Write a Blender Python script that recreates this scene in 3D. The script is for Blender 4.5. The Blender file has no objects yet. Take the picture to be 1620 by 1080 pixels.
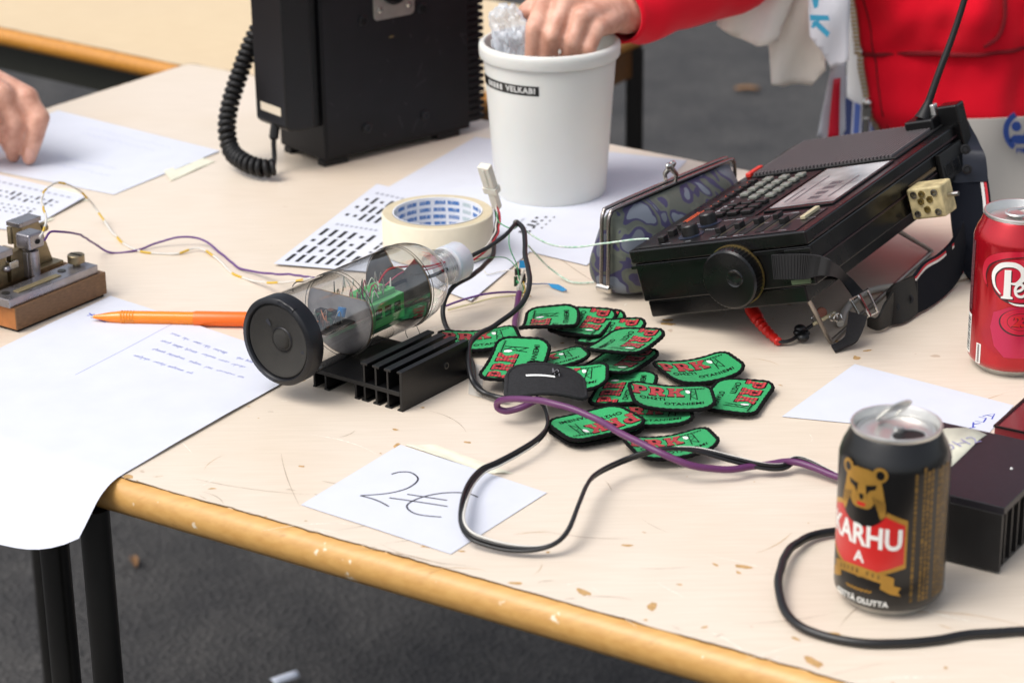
import bpy, bmesh, math, random
from mathutils import Vector as V, Matrix as M, noise as NZ
random.seed(7)
sc = bpy.context.scene
col = sc.collection
R = math.radians
# ------------------------------------------------------------------ camera
T = 0.72                       # height of the table top (m)
CAM = V((0, 0, 1.389)); PITCH = R(21.38); ROLL = R(-0.80); FPX = 3740.0
fw = V((0, math.cos(PITCH), -math.sin(PITCH))); up0 = V((0, math.sin(PITCH), math.cos(PITCH))); rt0 = V((1, 0, 0))
rt = rt0 * math.cos(ROLL) + up0 * math.sin(ROLL); up = up0 * math.cos(ROLL) - rt0 * math.sin(ROLL)
cd = bpy.data.cameras.new('camera'); cam = bpy.data.objects.new('camera', cd); col.objects.link(cam)
cam.matrix_world = M(((rt.x, up.x, -fw.x, CAM.x), (rt.y, up.y, -fw.y, CAM.y), (rt.z, up.z, -fw.z, CAM.z), (0, 0, 0, 1)))
cd.sensor_width = 36; cd.sensor_fit = 'HORIZONTAL'; cd.lens = FPX / 1620 * 36
cd.clip_start = 0.05; cd.clip_end = 400
cd.dof.use_dof = True; cd.dof.focus_distance = 1.74; cd.dof.aperture_fstop = 8.5
sc.camera = cam
# ------------------------------------------------------------------ light: open shade, hazy sky, broad soft sun from the left
SUN_EL, SUN_AZ = 57, 206        # elevation; direction towards the sun, degrees from +X
w = bpy.data.worlds.new('World'); sc.world = w; w.use_nodes = True
nt = w.node_tree; bg = nt.nodes['Background']
sky = nt.nodes.new('ShaderNodeTexSky'); sky.sky_type = 'NISHITA'; sky.sun_disc = False
sky.sun_elevation = R(SUN_EL); sky.sun_rotation = R(90 - SUN_AZ); sky.dust_density = 4; sky.air_density = 1.0
hs = nt.nodes.new('ShaderNodeHueSaturation'); hs.inputs['Saturation'].default_value = 0.42
nt.links.new(sky.outputs[0], hs.inputs['Color']); nt.links.new(hs.outputs[0], bg.inputs['Color'])
bg.inputs['Strength'].default_value = 0.15
sl = bpy.data.lights.new('sun', 'SUN'); sl.energy = 1.4; sl.angle = R(38); sl.color = (1, 0.972, 0.935)
so = bpy.data.objects.new('sun', sl); col.objects.link(so)
sd = V((math.cos(R(SUN_EL)) * math.cos(R(SUN_AZ)), math.cos(R(SUN_EL)) * math.sin(R(SUN_AZ)), math.sin(R(SUN_EL))))
so.rotation_euler = sd.to_track_quat('Z', 'Y').to_euler()
vs = sc.view_settings; vs.view_transform = 'Standard'; vs.look = 'None'; vs.gamma = 1; vs.exposure = 0.38
sc.cycles.max_bounces = 10; sc.cycles.transparent_max_bounces = 24; sc.cycles.transmission_bounces = 8
sc.cycles.use_denoising = True; sc.cycles.caustics_refractive = False; sc.cycles.caustics_reflective = False

# ------------------------------------------------------------------ helpers
def ray(u, v):
    return fw + rt * ((u - 810) / FPX) - up * ((v - 540) / FPX)
def at(u, v, mm=0.0):
    """the spot `mm` above the table top that is seen in direction (u, v)"""
    d = ray(u, v); return CAM + d * ((T + mm * .001 - CAM.z) / d.z)
def aty(u, v, y):
    d = ray(u, v); return CAM + d * (y / d.y)
def atz(u, v, z):
    d = ray(u, v); return CAM + d * ((z - CAM.z) / d.z)
def hx(s):
    f = lambda c: c / 12.92 if c <= .04045 else ((c + .055) / 1.055) ** 2.4
    return tuple(f(int(s[i:i + 2], 16) / 255) for i in (0, 2, 4)) + (1,)
def tag(o, label=None, cat=None, group=None, kind=None):
    for k, x in (('label', label), ('category', cat), ('group', group), ('kind', kind)):
        if x: o[k] = x
    return o
def root(name, label, cat, loc, rz=0, group=None, rot=None):
    o = bpy.data.objects.new(name, None); col.objects.link(o); o.empty_display_size = .02
    if rot is not None:
        o.matrix_world = M.Translation(loc) @ rot.to_4x4()
    else:
        o.location = loc; o.rotation_euler = (0, 0, rz)
    return tag(o, label, cat, group)
def mesh_obj(name, me, m=None, parent=None, loc=None):
    o = bpy.data.objects.new(name, me); col.objects.link(o)
    if m is not None and not me.materials:
        for q in (m if isinstance(m, (list, tuple)) else [m]): me.materials.append(q)
    if parent is not None: o.parent = parent
    if loc is not None: o.location = loc
    return o
def spline(pts, n=8, closed=False):
    P = [V(p) for p in pts]; out = []; N = len(P)
    for i in range(N if closed else N - 1):
        if closed: a, b, c, d = P[i - 1], P[i], P[(i + 1) % N], P[(i + 2) % N]
        else: a, b, c, d = P[max(i - 1, 0)], P[i], P[i + 1], P[min(i + 2, N - 1)]
        for k in range(n):
            t = k / n
            out.append(.5 * ((2 * b) + (c - a) * t + (2 * a - 5 * b + 4 * c - d) * t * t + (3 * b - a - 3 * c + d) * t ** 3))
    if not closed: out.append(P[-1].copy())
    return out
class MB:
    """collects shapes; local units are millimetres unless s=1"""
    def __init__(self, s=.001): self.v = []; self.f = []; self.mi = []; self.s = s
    def add(self, vs, fs, m=0, x=None):
        o = len(self.v)
        for p in vs:
            p = V(p); self.v.append(x @ p if x is not None else p)
        for q in fs: self.f.append([i + o for i in q]); self.mi.append(m)
        return self
    def box(self, c, s, m=0, x=None):
        cx, cy, cz = c; a, b, d = s[0] / 2, s[1] / 2, s[2] / 2
        vs = [(cx + i * a, cy + j * b, cz + k * d) for k in (-1, 1) for j in (-1, 1) for i in (-1, 1)]
        return self.add(vs, [(0, 2, 3, 1), (4, 5, 7, 6), (0, 1, 5, 4), (1, 3, 7, 5), (3, 2, 6, 7), (2, 0, 4, 6)], m, x)
    def box2(self, a, b, m=0, x=None):
        return self.box([(p + q) / 2 for p, q in zip(a, b)], [abs(q - p) for p, q in zip(a, b)], m, x)
    def prism(self, poly, z0, z1, m=0, x=None):
        n = len(poly); vs = [(p[0], p[1], z0) for p in poly] + [(p[0], p[1], z1) for p in poly]
        fs = [tuple(range(n - 1, -1, -1)), tuple(range(n, 2 * n))] + [(i, (i + 1) % n, n + (i + 1) % n, n + i) for i in range(n)]
        return self.add(vs, fs, m, x)
    def lathe(self, prof, n=40, m=0, x=None, caps=True):
        vs = []; fs = []; k = len(prof)
        for i in range(n):
            a = 2 * math.pi * i / n
            for r, z in prof: vs.append((r * math.cos(a), r * math.sin(a), z))
        for i in range(n):
            j = (i + 1) % n
            for q in range(k - 1): fs.append((i * k + q, j * k + q, j * k + q + 1, i * k + q + 1))
        if caps:
            if prof[0][0] > 1e-6: fs.append(tuple(i * k for i in range(n - 1, -1, -1)))
            if prof[-1][0] > 1e-6: fs.append(tuple(i * k + k - 1 for i in range(n)))
        return self.add(vs, fs, m, x)
    def cyl(self, r, z0, z1, n=24, m=0, x=None): return self.lathe([(r, z0), (r, z1)], n, m, x)
    def tube(self, path, r, n=8, m=0, closed=False, flat=1.0, x=None):
        P = [V(p) for p in path]; k = len(P); rs = r if isinstance(r, (list, tuple)) else [r] * k
        vs = []; fs = []; nrm = None
        for i in range(k):
            if closed: t = P[(i + 1) % k] - P[i - 1]
            else: t = P[min(i + 1, k - 1)] - P[max(i - 1, 0)]
            if t.length < 1e-12: t = V((0, 0, 1))
            t.normalize()
            if nrm is None:
                h = V((0, 0, 1)) if abs(t.z) < .9 else V((1, 0, 0)); nrm = (h - t * h.dot(t)).normalized()
            else:
                nrm = nrm - t * nrm.dot(t)
                if nrm.length < 1e-9: nrm = V((0, 0, 1)).cross(t)
                nrm.normalize()
            b = t.cross(nrm)
            for j in range(n):
                a = 2 * math.pi * j / n
                vs.append(P[i] + nrm * (math.cos(a) * rs[i] * flat) + b * (math.sin(a) * rs[i]))
        for i in range(k if closed else k - 1):
            ii = (i + 1) % k
            for j in range(n): fs.append((i * n + j, i * n + (j + 1) % n, ii * n + (j + 1) % n, ii * n + j))
        if not closed: fs += [tuple(range(n - 1, -1, -1)), tuple((k - 1) * n + j for j in range(n))]
        return self.add(vs, fs, m, x)
    def ball(self, c, r, m=0, n=12, sq=(1, 1, 1), x=None):
        pr = [(r * math.sin(math.pi * i / n), -r * math.cos(math.pi * i / n)) for i in range(n + 1)]
        pr[0] = (0, -r); pr[-1] = (0, r)
        X = M.Translation(c) @ M.Diagonal((*sq, 1))
        return self.lathe(pr, 2 * n, m, (x @ X) if x is not None else X, False)
    def ribbon(self, A, B, th, m=0):
        """a strip between two edge lines, with thickness"""
        k = len(A); vs = []; fs = []
        for i in range(k):
            t = (V(A[min(i + 1, k - 1)]) - V(A[max(i - 1, 0)])); wd = V(B[i]) - V(A[i]); nn = t.cross(wd)
            nn = nn.normalized() * th / 2 if nn.length > 1e-12 else V((0, 0, th / 2))
            vs += [V(A[i]) + nn, V(B[i]) + nn, V(B[i]) - nn, V(A[i]) - nn]
        for i in range(k - 1):
            for j in range(4): fs.append((4 * i + j, 4 * i + (j + 1) % 4, 4 * i + 4 + (j + 1) % 4, 4 * i + 4 + j))
        fs += [(3, 2, 1, 0), tuple(4 * k - 4 + j for j in range(4))]
        return self.add(vs, fs, m)
    def grid(self, fn, nu, nv, m=0):
        vs = [fn(i / nu, j / nv) for j in range(nv + 1) for i in range(nu + 1)]
        fs = [(j * (nu + 1) + i, j * (nu + 1) + i + 1, (j + 1) * (nu + 1) + i + 1, (j + 1) * (nu + 1) + i) for j in range(nv) for i in range(nu)]
        return self.add(vs, fs, m)
    def bent(self, fn):
        self.v = [V(fn(p)) for p in self.v]; return self
    def mesh(self, name, mats=None, smooth=35, fix=True):
        me = bpy.data.meshes.new(name)
        me.from_pydata([tuple(p * self.s) for p in self.v], [], self.f); me.validate()
        if fix:
            bm = bmesh.new(); bm.from_mesh(me); bmesh.ops.recalc_face_normals(bm, faces=bm.faces); bm.to_mesh(me); bm.free()
        if mats is not None:
            for q in (mats if isinstance(mats, (list, tuple)) else [mats]): me.materials.append(q)
            if len(me.polygons) == len(self.mi): me.polygons.foreach_set('material_index', self.mi)
        if smooth:
            me.polygons.foreach_set('use_smooth', [True] * len(me.polygons)); me.set_sharp_from_angle(angle=R(smooth))
        me.update(); return me
    def build(self, name, mats, parent=None, smooth=35, bevel=0, seg=2, loc=None, fix=True):
        o = mesh_obj(name, self.mesh(name, mats, smooth, fix), None, parent, loc)
        if bevel:
            b = o.modifiers.new('bevel', 'BEVEL'); b.width = bevel * self.s; b.segments = seg; b.limit_method = 'ANGLE'; b.angle_limit = R(40)
            b.harden_normals = True
        return o
def rrect(wd, ht, r, n=6, cx=0, cy=0):
    out = []
    for k, (sx, sy) in enumerate(((1, 1), (-1, 1), (-1, -1), (1, -1))):
        for i in range(n + 1):
            a = math.pi / 2 * (k + i / n)
            out.append((cx + sx * (wd / 2 - r) + r * math.cos(a), cy + sy * (ht / 2 - r) + r * math.sin(a)))
    return out
_tc = {}
def text2d(s, size, bold=0.0, spacing=1.0, step=0):
    """flat outline lettering from the built-in typeface, centred; returns verts, faces"""
    key = (s, size, bold, spacing, step)
    if key in _tc: return _tc[key]
    cu = bpy.data.curves.new('lettering', 'FONT'); cu.body = s; cu.size = size; cu.offset = bold; cu.resolution_u = 3
    cu.space_character = spacing; cu.align_x = 'CENTER'; cu.align_y = 'CENTER'
    ob = bpy.data.objects.new('lettering', cu); col.objects.link(ob)
    dg = bpy.context.evaluated_depsgraph_get(); dg.update()
    me = bpy.data.meshes.new_from_object(ob.evaluated_get(dg))
    bpy.data.objects.remove(ob); bpy.data.curves.remove(cu)
    bm = bmesh.new(); bm.from_mesh(me); bpy.data.meshes.remove(me)
    if step:
        xs = [q.co.x for q in bm.verts]; a = min(xs) + step
        while a < max(xs):
            bmesh.ops.bisect_plane(bm, geom=bm.verts[:] + bm.edges[:] + bm.faces[:], plane_co=(a, 0, 0), plane_no=(1, 0, 0), dist=1e-5); a += step
    bm.verts.index_update()
    r = ([(q.co.x, q.co.y) for q in bm.verts], [tuple(q.index for q in f.verts) for f in bm.faces]); bm.free()
    _tc[key] = r; return r
def stroke(pts, wd):
    """2-D polyline -> list of quads (verts, faces)"""
    vs = []; fs = []; P = [V((p[0], p[1])) for p in pts]
    for i, p in enumerate(P):
        t = P[min(i + 1, len(P) - 1)] - P[max(i - 1, 0)]
        t = t.normalized() if t.length > 1e-9 else V((1, 0)); n = V((-t.y, t.x)) * wd / 2
        vs += [(p + n), (p - n)]
    for i in range(len(P) - 1): fs.append((2 * i, 2 * i + 1, 2 * i + 3, 2 * i + 2))
    return [tuple(q) for q in vs], fs

# ------------------------------------------------------------------ materials (procedural)
_mc = {}
def mat(name, c, rough=.5, metal=0.0, var=0.0, vs=30.0, bump=0.0, bs=300.0, coat=0.0, spec=.5, sss=0.0, sheen=0.0, c2=None, stretch=None, alpha=1.0, trans=0.0, rvar=0.0):
    if name in _mc: return _mc[name]
    c = hx(c) if isinstance(c, str) else (*c[:3], 1)
    m = bpy.data.materials.new(name); m.use_nodes = True; n = m.node_tree.nodes; L = m.node_tree.links; p = n['Principled BSDF']
    p.inputs['Base Color'].default_value = c; p.inputs['Roughness'].default_value = rough; p.inputs['Metallic'].default_value = metal
    p.inputs['Coat Weight'].default_value = coat; p.inputs['Coat Roughness'].default_value = .12; p.inputs['Specular IOR Level'].default_value = spec
    p.inputs['Sheen Weight'].default_value = sheen; p.inputs['Sheen Roughness'].default_value = .6; p.inputs['Alpha'].default_value = alpha; p.inputs['Transmission Weight'].default_value = trans
    if sss:
        p.inputs['Subsurface Weight'].default_value = sss; p.inputs['Subsurface Radius'].default_value = (.012, .005, .003); p.inputs['Subsurface Scale'].default_value = .4
    tc = n.new('ShaderNodeTexCoord'); mp = n.new('ShaderNodeMapping'); L.new(tc.outputs['Object'], mp.inputs['Vector'])
    if stretch: mp.inputs['Scale'].default_value = stretch
    if var or c2 or rvar:
        t = n.new('ShaderNodeTexNoise'); t.inputs['Scale'].default_value = vs; t.inputs['Detail'].default_value = 5; L.new(mp.outputs[0], t.inputs['Vector'])
        if var or c2:
            r = n.new('ShaderNodeValToRGB'); r.color_ramp.elements[0].position = .32; r.color_ramp.elements[1].position = .68
            a = tuple(min(1, x * (1 - var)) for x in c[:3]) + (1,)
            b = hx(c2) if c2 else tuple(min(1, x * (1 + var)) for x in c[:3]) + (1,)
            r.color_ramp.elements[0].color = a; r.color_ramp.elements[1].color = b
            L.new(t.outputs['Fac'], r.inputs['Fac']); L.new(r.outputs['Color'], p.inputs['Base Color'])
        if rvar:
            q = n.new('ShaderNodeMapRange'); q.inputs['From Min'].default_value = .3; q.inputs['From Max'].default_value = .7
            q.inputs['To Min'].default_value = max(.02, rough - rvar); q.inputs['To Max'].default_value = min(1, rough + rvar)
            L.new(t.outputs['Fac'], q.inputs['Value']); L.new(q.outputs[0], p.inputs['Roughness'])
    if bump:
        t2 = n.new('ShaderNodeTexNoise'); t2.inputs['Scale'].default_value = bs; t2.inputs['Detail'].default_value = 3; L.new(mp.outputs[0], t2.inputs['Vector'])
        b = n.new('ShaderNodeBump'); b.inputs['Strength'].default_value = bump; b.inputs['Distance'].default_value = .001
        L.new(t2.outputs['Fac'], b.inputs['Height']); L.new(b.outputs[0], p.inputs['Normal'])
    _mc[name] = m; return m
def clear_plastic(name, tint=(.97, .98, .98), refl=1.0, base=.03, rough=.04, bump=0.0, bs=60):
    m = bpy.data.materials.new(name); m.use_nodes = True; n = m.node_tree.nodes; L = m.node_tree.links
    n.remove(n['Principled BSDF']); out = n['Material Output']
    t = n.new('ShaderNodeBsdfTransparent'); t.inputs[0].default_value = (*tint, 1)
    g = n.new('ShaderNodeBsdfGlossy'); g.inputs['Roughness'].default_value = rough
    fr = n.new('ShaderNodeFresnel'); fr.inputs['IOR'].default_value = 1.5
    ad = n.new('ShaderNodeMath'); ad.operation = 'MULTIPLY_ADD'; ad.inputs[1].default_value = refl; ad.inputs[2].default_value = base; ad.use_clamp = True
    lw = n.new('ShaderNodeLayerWeight'); lw.inputs[0].default_value = .35; cr_ = n.new('ShaderNodeValToRGB'); cr_.color_ramp.elements[0].color = (*tint, 1); cr_.color_ramp.elements[1].color = tuple(q * .30 for q in tint) + (1,); cr_.color_ramp.elements[0].position = .35
    L.new(lw.outputs['Facing'], cr_.inputs['Fac']); L.new(cr_.outputs[0], t.inputs[0])               # longer path through the wall near the outline
    ge = n.new('ShaderNodeNewGeometry'); mr = n.new('ShaderNodeMapRange'); mr.inputs['To Min'].default_value = 1.5; mr.inputs['To Max'].default_value = 1 / 1.5
    L.new(ge.outputs['Backfacing'], mr.inputs['Value']); L.new(mr.outputs[0], fr.inputs['IOR'])     # thin wall: same reflectance from both sides
    mx = n.new('ShaderNodeMixShader'); L.new(fr.outputs[0], ad.inputs[0]); L.new(ad.outputs[0], mx.inputs[0])
    L.new(t.outputs[0], mx.inputs[1]); L.new(g.outputs[0], mx.inputs[2]); L.new(mx.outputs[0], out.inputs['Surface'])
    if bump:
        tc = n.new('ShaderNodeTexCoord'); z = n.new('ShaderNodeTexNoise'); z.inputs['Scale'].default_value = bs; L.new(tc.outputs['Object'], z.inputs['Vector'])
        b = n.new('ShaderNodeBump'); b.inputs['Strength'].default_value = bump; b.inputs['Distance'].default_value = .004; L.new(z.outputs['Fac'], b.inputs['Height'])
        L.new(b.outputs[0], g.inputs['Normal']); L.new(b.outputs[0], fr.inputs['Normal'])
    return m
BLK = mat('black_plastic', '0f0f10', .42, var=.15, vs=80, bump=.05, bs=900, spec=.32)
BLKG = mat('black_gloss_plastic', '0a0a0b', .22, var=.2, vs=25, rvar=.1, spec=.4)
BLKM = mat('black_anodised', '0d0d0e', .36, metal=.0, var=.25, vs=60, bump=.06, bs=600, spec=.4)
RUB = mat('black_rubber', '101011', .5, bump=.05, bs=500, spec=.35)
STEEL = mat('worn_steel', '9b9892', .33, metal=1, var=.22, vs=90, rvar=.12)
CHROME = mat('chrome', 'c9c6c0', .16, metal=1)
WHITE = mat('white_ink', 'e6e6e2', .6)
BLACKINK = mat('black_ink', '121214', .7)
# ------------------------------------------------------------------ ground
def asphalt():
    m = bpy.data.materials.new('asphalt'); m.use_nodes = True; n = m.node_tree.nodes; L = m.node_tree.links; p = n['Principled BSDF']
    tc = n.new('ShaderNodeTexCoord')
    a = n.new('ShaderNodeTexNoise'); a.inputs['Scale'].default_value = 7; a.inputs['Detail'].default_value = 8; a.inputs['Roughness'].default_value = .7
    v = n.new('ShaderNodeTexVoronoi'); v.inputs['Scale'].default_value = 150
    L.new(tc.outputs['Object'], a.inputs['Vector']); L.new(tc.outputs['Object'], v.inputs['Vector'])
    r = n.new('ShaderNodeValToRGB'); r.color_ramp.elements[0].color = (.018, .018, .020, 1); r.color_ramp.elements[1].color = (.056, .054, .053, 1)
    r.color_ramp.elements[0].position = .3; r.color_ramp.elements[1].position = .72
    L.new(a.outputs['Fac'], r.inputs['Fac'])
    r2 = n.new('ShaderNodeValToRGB'); r2.color_ramp.elements[0].color = (.62, .62, .62, 1); r2.color_ramp.elements[1].color = (1.5, 1.47, 1.42, 1)
    L.new(v.outputs['Color'], r2.inputs['Fac'])
    mx = n.new('ShaderNodeMix'); mx.data_type = 'RGBA'; mx.blend_type = 'MULTIPLY'; mx.inputs['Factor'].default_value = 1
    L.new(r.outputs[0], mx.inputs[6]); L.new(r2.outputs[0], mx.inputs[7]); L.new(mx.outputs[2], p.inputs['Base Color'])
    p.inputs['Roughness'].default_value = .85
    b = n.new('ShaderNodeBump'); b.inputs['Strength'].default_value = .8; b.inputs['Distance'].default_value = .006
    L.new(v.outputs['Distance'], b.inputs['Height']); L.new(b.outputs[0], p.inputs['Normal'])
    return m
g = MB(1); g.grid(lambda a, b: (-120 + 240 * a, -120 + 240 * b, 0), 24, 24)
tag(g.build('ground', asphalt(), smooth=0), kind='structure')

# ------------------------------------------------------------------ tables
def laminate(name, base, alt, marks, ang, wear=1.0, rough=.3):
    m = bpy.data.materials.new(name); m.use_nodes = True; n = m.node_tree.nodes; L = m.node_tree.links; p = n['Principled BSDF']
    tc = n.new('ShaderNodeTexCoord'); mp = n.new('ShaderNodeMapping'); mp.inputs['Rotation'].default_value = (0, 0, -ang); mp.inputs['Scale'].default_value = (9, 130, 1)
    L.new(tc.outputs['Object'], mp.inputs['Vector'])
    a = n.new('ShaderNodeTexNoise'); a.inputs['Scale'].default_value = 3; a.inputs['Detail'].default_value = 6; L.new(mp.outputs[0], a.inputs['Vector'])
    r = n.new('ShaderNodeValToRGB'); r.color_ramp.elements[0].position = .3; r.color_ramp.elements[1].position = .72
    r.color_ramp.elements[0].color = hx(alt); r.color_ramp.elements[1].color = hx(base); L.new(a.outputs['Fac'], r.inputs['Fac'])
    # chips and stains
    def mask(scale, lo, hi, detail, rotate=0, sx=1, sy=1):
        q = n.new('ShaderNodeMapping'); q.inputs['Rotation'].default_value = (0, 0, rotate); q.inputs['Scale'].default_value = (sx, sy, 1); L.new(tc.outputs['Object'], q.inputs['Vector'])
        z = n.new('ShaderNodeTexNoise'); z.inputs['Scale'].default_value = scale; z.inputs['Detail'].default_value = detail; L.new(q.outputs[0], z.inputs['Vector'])
        k = n.new('ShaderNodeMapRange'); k.inputs['From Min'].default_value = lo; k.inputs['From Max'].default_value = hi; k.clamp = True; L.new(z.outputs['Fac'], k.inputs['Value']); return k.outputs[0]
    cur = r.outputs['Color']
    for (mk, colr, f) in ((mask(46, .73, .76, 3), marks, .4 * wear),
                          (mask(5, .45, .8, 5), 'cdb798', .35), (mask(2.2, .4, .75, 4), alt, .4)):
        s = n.new('ShaderNodeMath'); s.operation = 'MULTIPLY'; s.inputs[1].default_value = f; L.new(mk, s.inputs[0])
        mx = n.new('ShaderNodeMix'); mx.data_type = 'RGBA'; L.new(s.outputs[0], mx.inputs['Factor']); L.new(cur, mx.inputs[6]); mx.inputs[7].default_value = hx(colr); cur = mx.outputs[2]
    L.new(cur, p.inputs['Base Color'])
    k = n.new('ShaderNodeMapRange'); k.inputs['To Min'].default_value = rough; k.inputs['To Max'].default_value = rough + .2; L.new(a.outputs['Fac'], k.inputs['Value']); L.new(k.outputs[0], p.inputs['Roughness'])
    b = n.new('ShaderNodeBump'); b.inputs['Strength'].default_value = .06; b.inputs['Distance'].default_value = .001; L.new(a.outputs['Fac'], b.inputs['Height']); L.new(b.outputs[0], p.inputs['Normal'])
    return m
def varnished(name, c, c2, ang):
    m = bpy.data.materials.new(name); m.use_nodes = True; n = m.node_tree.nodes; L = m.node_tree.links; p = n['Principled BSDF']
    tc = n.new('ShaderNodeTexCoord'); mp = n.new('ShaderNodeMapping'); mp.inputs['Rotation'].default_value = (0, 0, -ang); mp.inputs['Scale'].default_value = (6, 110, 110)
    L.new(tc.outputs['Object'], mp.inputs['Vector'])
    a = n.new('ShaderNodeTexNoise'); a.inputs['Scale'].default_value = 2; a.inputs['Detail'].default_value = 5; L.new(mp.outputs[0], a.inputs['Vector'])
    r = n.new('ShaderNodeValToRGB'); r.color_ramp.elements[0].color = hx(c2); r.color_ramp.elements[1].color = hx(c); r.color_ramp.elements[0].position = .3; r.color_ramp.elements[1].position = .65
    L.new(a.outputs['Fac'], r.inputs['Fac'])
    z = n.new('ShaderNodeTexNoise'); z.inputs['Scale'].default_value = 75; z.inputs['Detail'].default_value = 3; L.new(tc.outputs['Object'], z.inputs['Vector'])
    k = n.new('ShaderNodeMapRange'); k.inputs['From Min'].default_value = .70; k.inputs['From Max'].default_value = .74; L.new(z.outputs['Fac'], k.inputs['Value'])
    mx = n.new('ShaderNodeMix'); mx.data_type = 'RGBA'; L.new(k.outputs[0], mx.inputs['Factor']); L.new(r.outputs[0], mx.inputs[6]); mx.inputs[7].default_value = hx('e8d9bd')
    z2 = n.new('ShaderNodeTexNoise'); z2.inputs['Scale'].default_value = 34; z2.inputs['Detail'].default_value = 4; L.new(mp.outputs[0], z2.inputs['Vector']); z2.inputs['Scale'].default_value = 1.1
    k2 = n.new('ShaderNodeMapRange'); k2.inputs['From Min'].default_value = .68; k2.inputs['From Max'].default_value = .78; k2.inputs['To Max'].default_value = .55; L.new(z2.outputs['Fac'], k2.inputs['Value'])
    m2 = n.new('ShaderNodeMix'); m2.data_type = 'RGBA'; L.new(k2.outputs[0], m2.inputs['Factor']); L.new(mx.outputs[2], m2.inputs[6]); m2.inputs[7].default_value = hx('6a4418')
    L.new(m2.outputs[2], p.inputs['Base Color']); p.inputs['Roughness'].default_value = .42; p.inputs['Coat Weight'].default_value = .1
    return m
TA = R(-32.7)                                     # direction of the near edge
ex = V((math.cos(TA), math.sin(TA), 0)); ey = V((-math.sin(TA), math.cos(TA), 0))
def offset_loop(P, d):
    out = []; n = len(P)
    for i in range(n):
        a = (P[i] - P[i - 1]).normalized(); b = (P[(i + 1) % n] - P[i]).normalized()
        na = V((-a.y, a.x)); nb = V((-b.y, b.x)); k = (na + nb); k = k / max(.3, k.dot(na)); out.append(P[i] + k * d)
    return out
def round_poly(C, r, n=8):
    out = []
    for i in range(len(C)):
        p, a, b = C[i], (C[i - 1] - C[i]).normalized(), (C[(i + 1) % len(C)] - C[i]).normalized()
        for k in range(n + 1):
            t = k / n; out.append((p + a * r) * (1 - t) ** 2 + p * 2 * t * (1 - t) + (p + b * r) * t * t)
    return out
def table(name, label, C, z, th, lam, edge, apron=None, strip=9, leg_spots=()):
    o = root(name, label, 'table', (C[0].x, C[0].y, 0))
    org = V((C[0].x, C[0].y, 0))
    P = round_poly([V((q.x, q.y)) for q in C], .022)
    inn = offset_loop(P, .011)
    m = MB(1); m.prism([(q.x - org.x, q.y - org.y) for q in inn], z - th + .001, z); m.build('tabletop', lam, o, smooth=0)
    e = MB(1); vs = []; fs = []; N = len(P); K = 9
    for i, q in enumerate(P):
        a = (q - inn[i]); L_ = a.length; a = a / L_
        # rounded lip: flat on top and then a half-round nose
        prof = [(-.0004, -.0006)] + [(L_ - .011 + .011 * math.sin(math.pi * k / 6), -.0006 - (th / 2 - .0006) * (1 - math.cos(math.pi * k / 6))) for k in range(7)] + [(-.0004, -th + .0006)]
        for (d, h) in prof: vs.append((inn[i].x + a.x * d - org.x, inn[i].y + a.y * d - org.y, z + h))
    K = len(vs) // N
    for i in range(N):
        j = (i + 1) % N
        for k in range(K - 1): fs.append((i * K + k, j * K + k, j * K + k + 1, i * K + k + 1))
    e.add(vs, fs); e.build('edge_band', edge, o, smooth=60)
    sm = MB(1); lp_ = []
    for i in range(N):
        a, b = inn[i], inn[(i + 1) % N]; q_ = max(1, int((b - a).length / .006))
        for t_ in range(q_):
            p_ = a.lerp(b, t_ / q_); lp_.append(V((p_.x - org.x + .0012 * NZ.noise(V((p_.x * 160, p_.y * 160, 0))), p_.y - org.y + .0012 * NZ.noise(V((p_.x * 160, p_.y * 160, 5))), z - .0004 + .0007 * NZ.noise(V((p_.x * 40, p_.y * 40, 9))))))
    sm.tube(lp_, .0006, 5, closed=True); sm.build('edge_seam', mat('grimy_seam', '5c4a34', .9), o)
    return o, org
def line_x(a, b, c, d):
    """crossing of line ab with line cd (2-D)"""
    r_, s_ = b - a, d - c; t = ((c - a).x * s_.y - (c - a).y * s_.x) / (r_.x * s_.y - r_.y * s_.x); return a + r_ * t
f1, f2 = at(178, 764.5), at(1300, 1083)
b1, b2 = at(430, 120), at(1193, 265.5)
l1, l2 = at(75, 165), at(270, 104)
A_ = line_x(f1.xy, f2.xy, l1.xy, l2.xy); D_ = line_x(b1.xy, b2.xy, l1.xy, l2.xy)
dirf = (f2 - f1).xy.normalized(); dirb = (b2 - b1).xy.normalized()
B_ = A_ + dirf * 1.75; C_ = D_ + dirb * 1.75
LAM = laminate('beige_laminate', 'e0d3c3', 'd6c8b6', '94672f', TA)
EDG = varnished('amber_varnished_wood', 'cd9f5c', 'c19150', TA)
TH = .027
DARKST = mat('dark_painted_steel', '1b1a18', .3, var=.3, vs=15, coat=.2)
tbl, torg = table('folding_table', 'beige laminate table with rounded amber wood edge carrying the radio gear', [A_, B_, C_, D_], T, TH, LAM, EDG)
for i, (u, y) in enumerate(((93, 1.515), (160, 1.475))):
    top = aty(u, 940, y); m = MB(1); x = top.x - torg.x; yy = top.y - torg.y
    m.tube([(x, yy, T - TH), (x, yy, .03)], .0108, 16); m.build('leg', DARKST, tbl)
    c = MB(1); c.tube([(x, yy, .034), (x, yy, 0)], .0128, 16); c.build('rubber_foot', RUB, tbl)
fr_ = MB(1)                                       # frame rail and the far legs
for s0, s1 in ((.12, 1.63),):
    for d in (.12, .72):
        a = A_ + dirf * s0 + V((-dirf.y, dirf.x)) * d - torg.xy; b = A_ + dirf * s1 + V((-dirf.y, dirf.x)) * d - torg.xy
        fr_.tube([(a.x, a.y, T - TH - .014), (b.x, b.y, T - TH - .014)], .012, 10)
fr_.build('frame_rail', DARKST, tbl)
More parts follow.
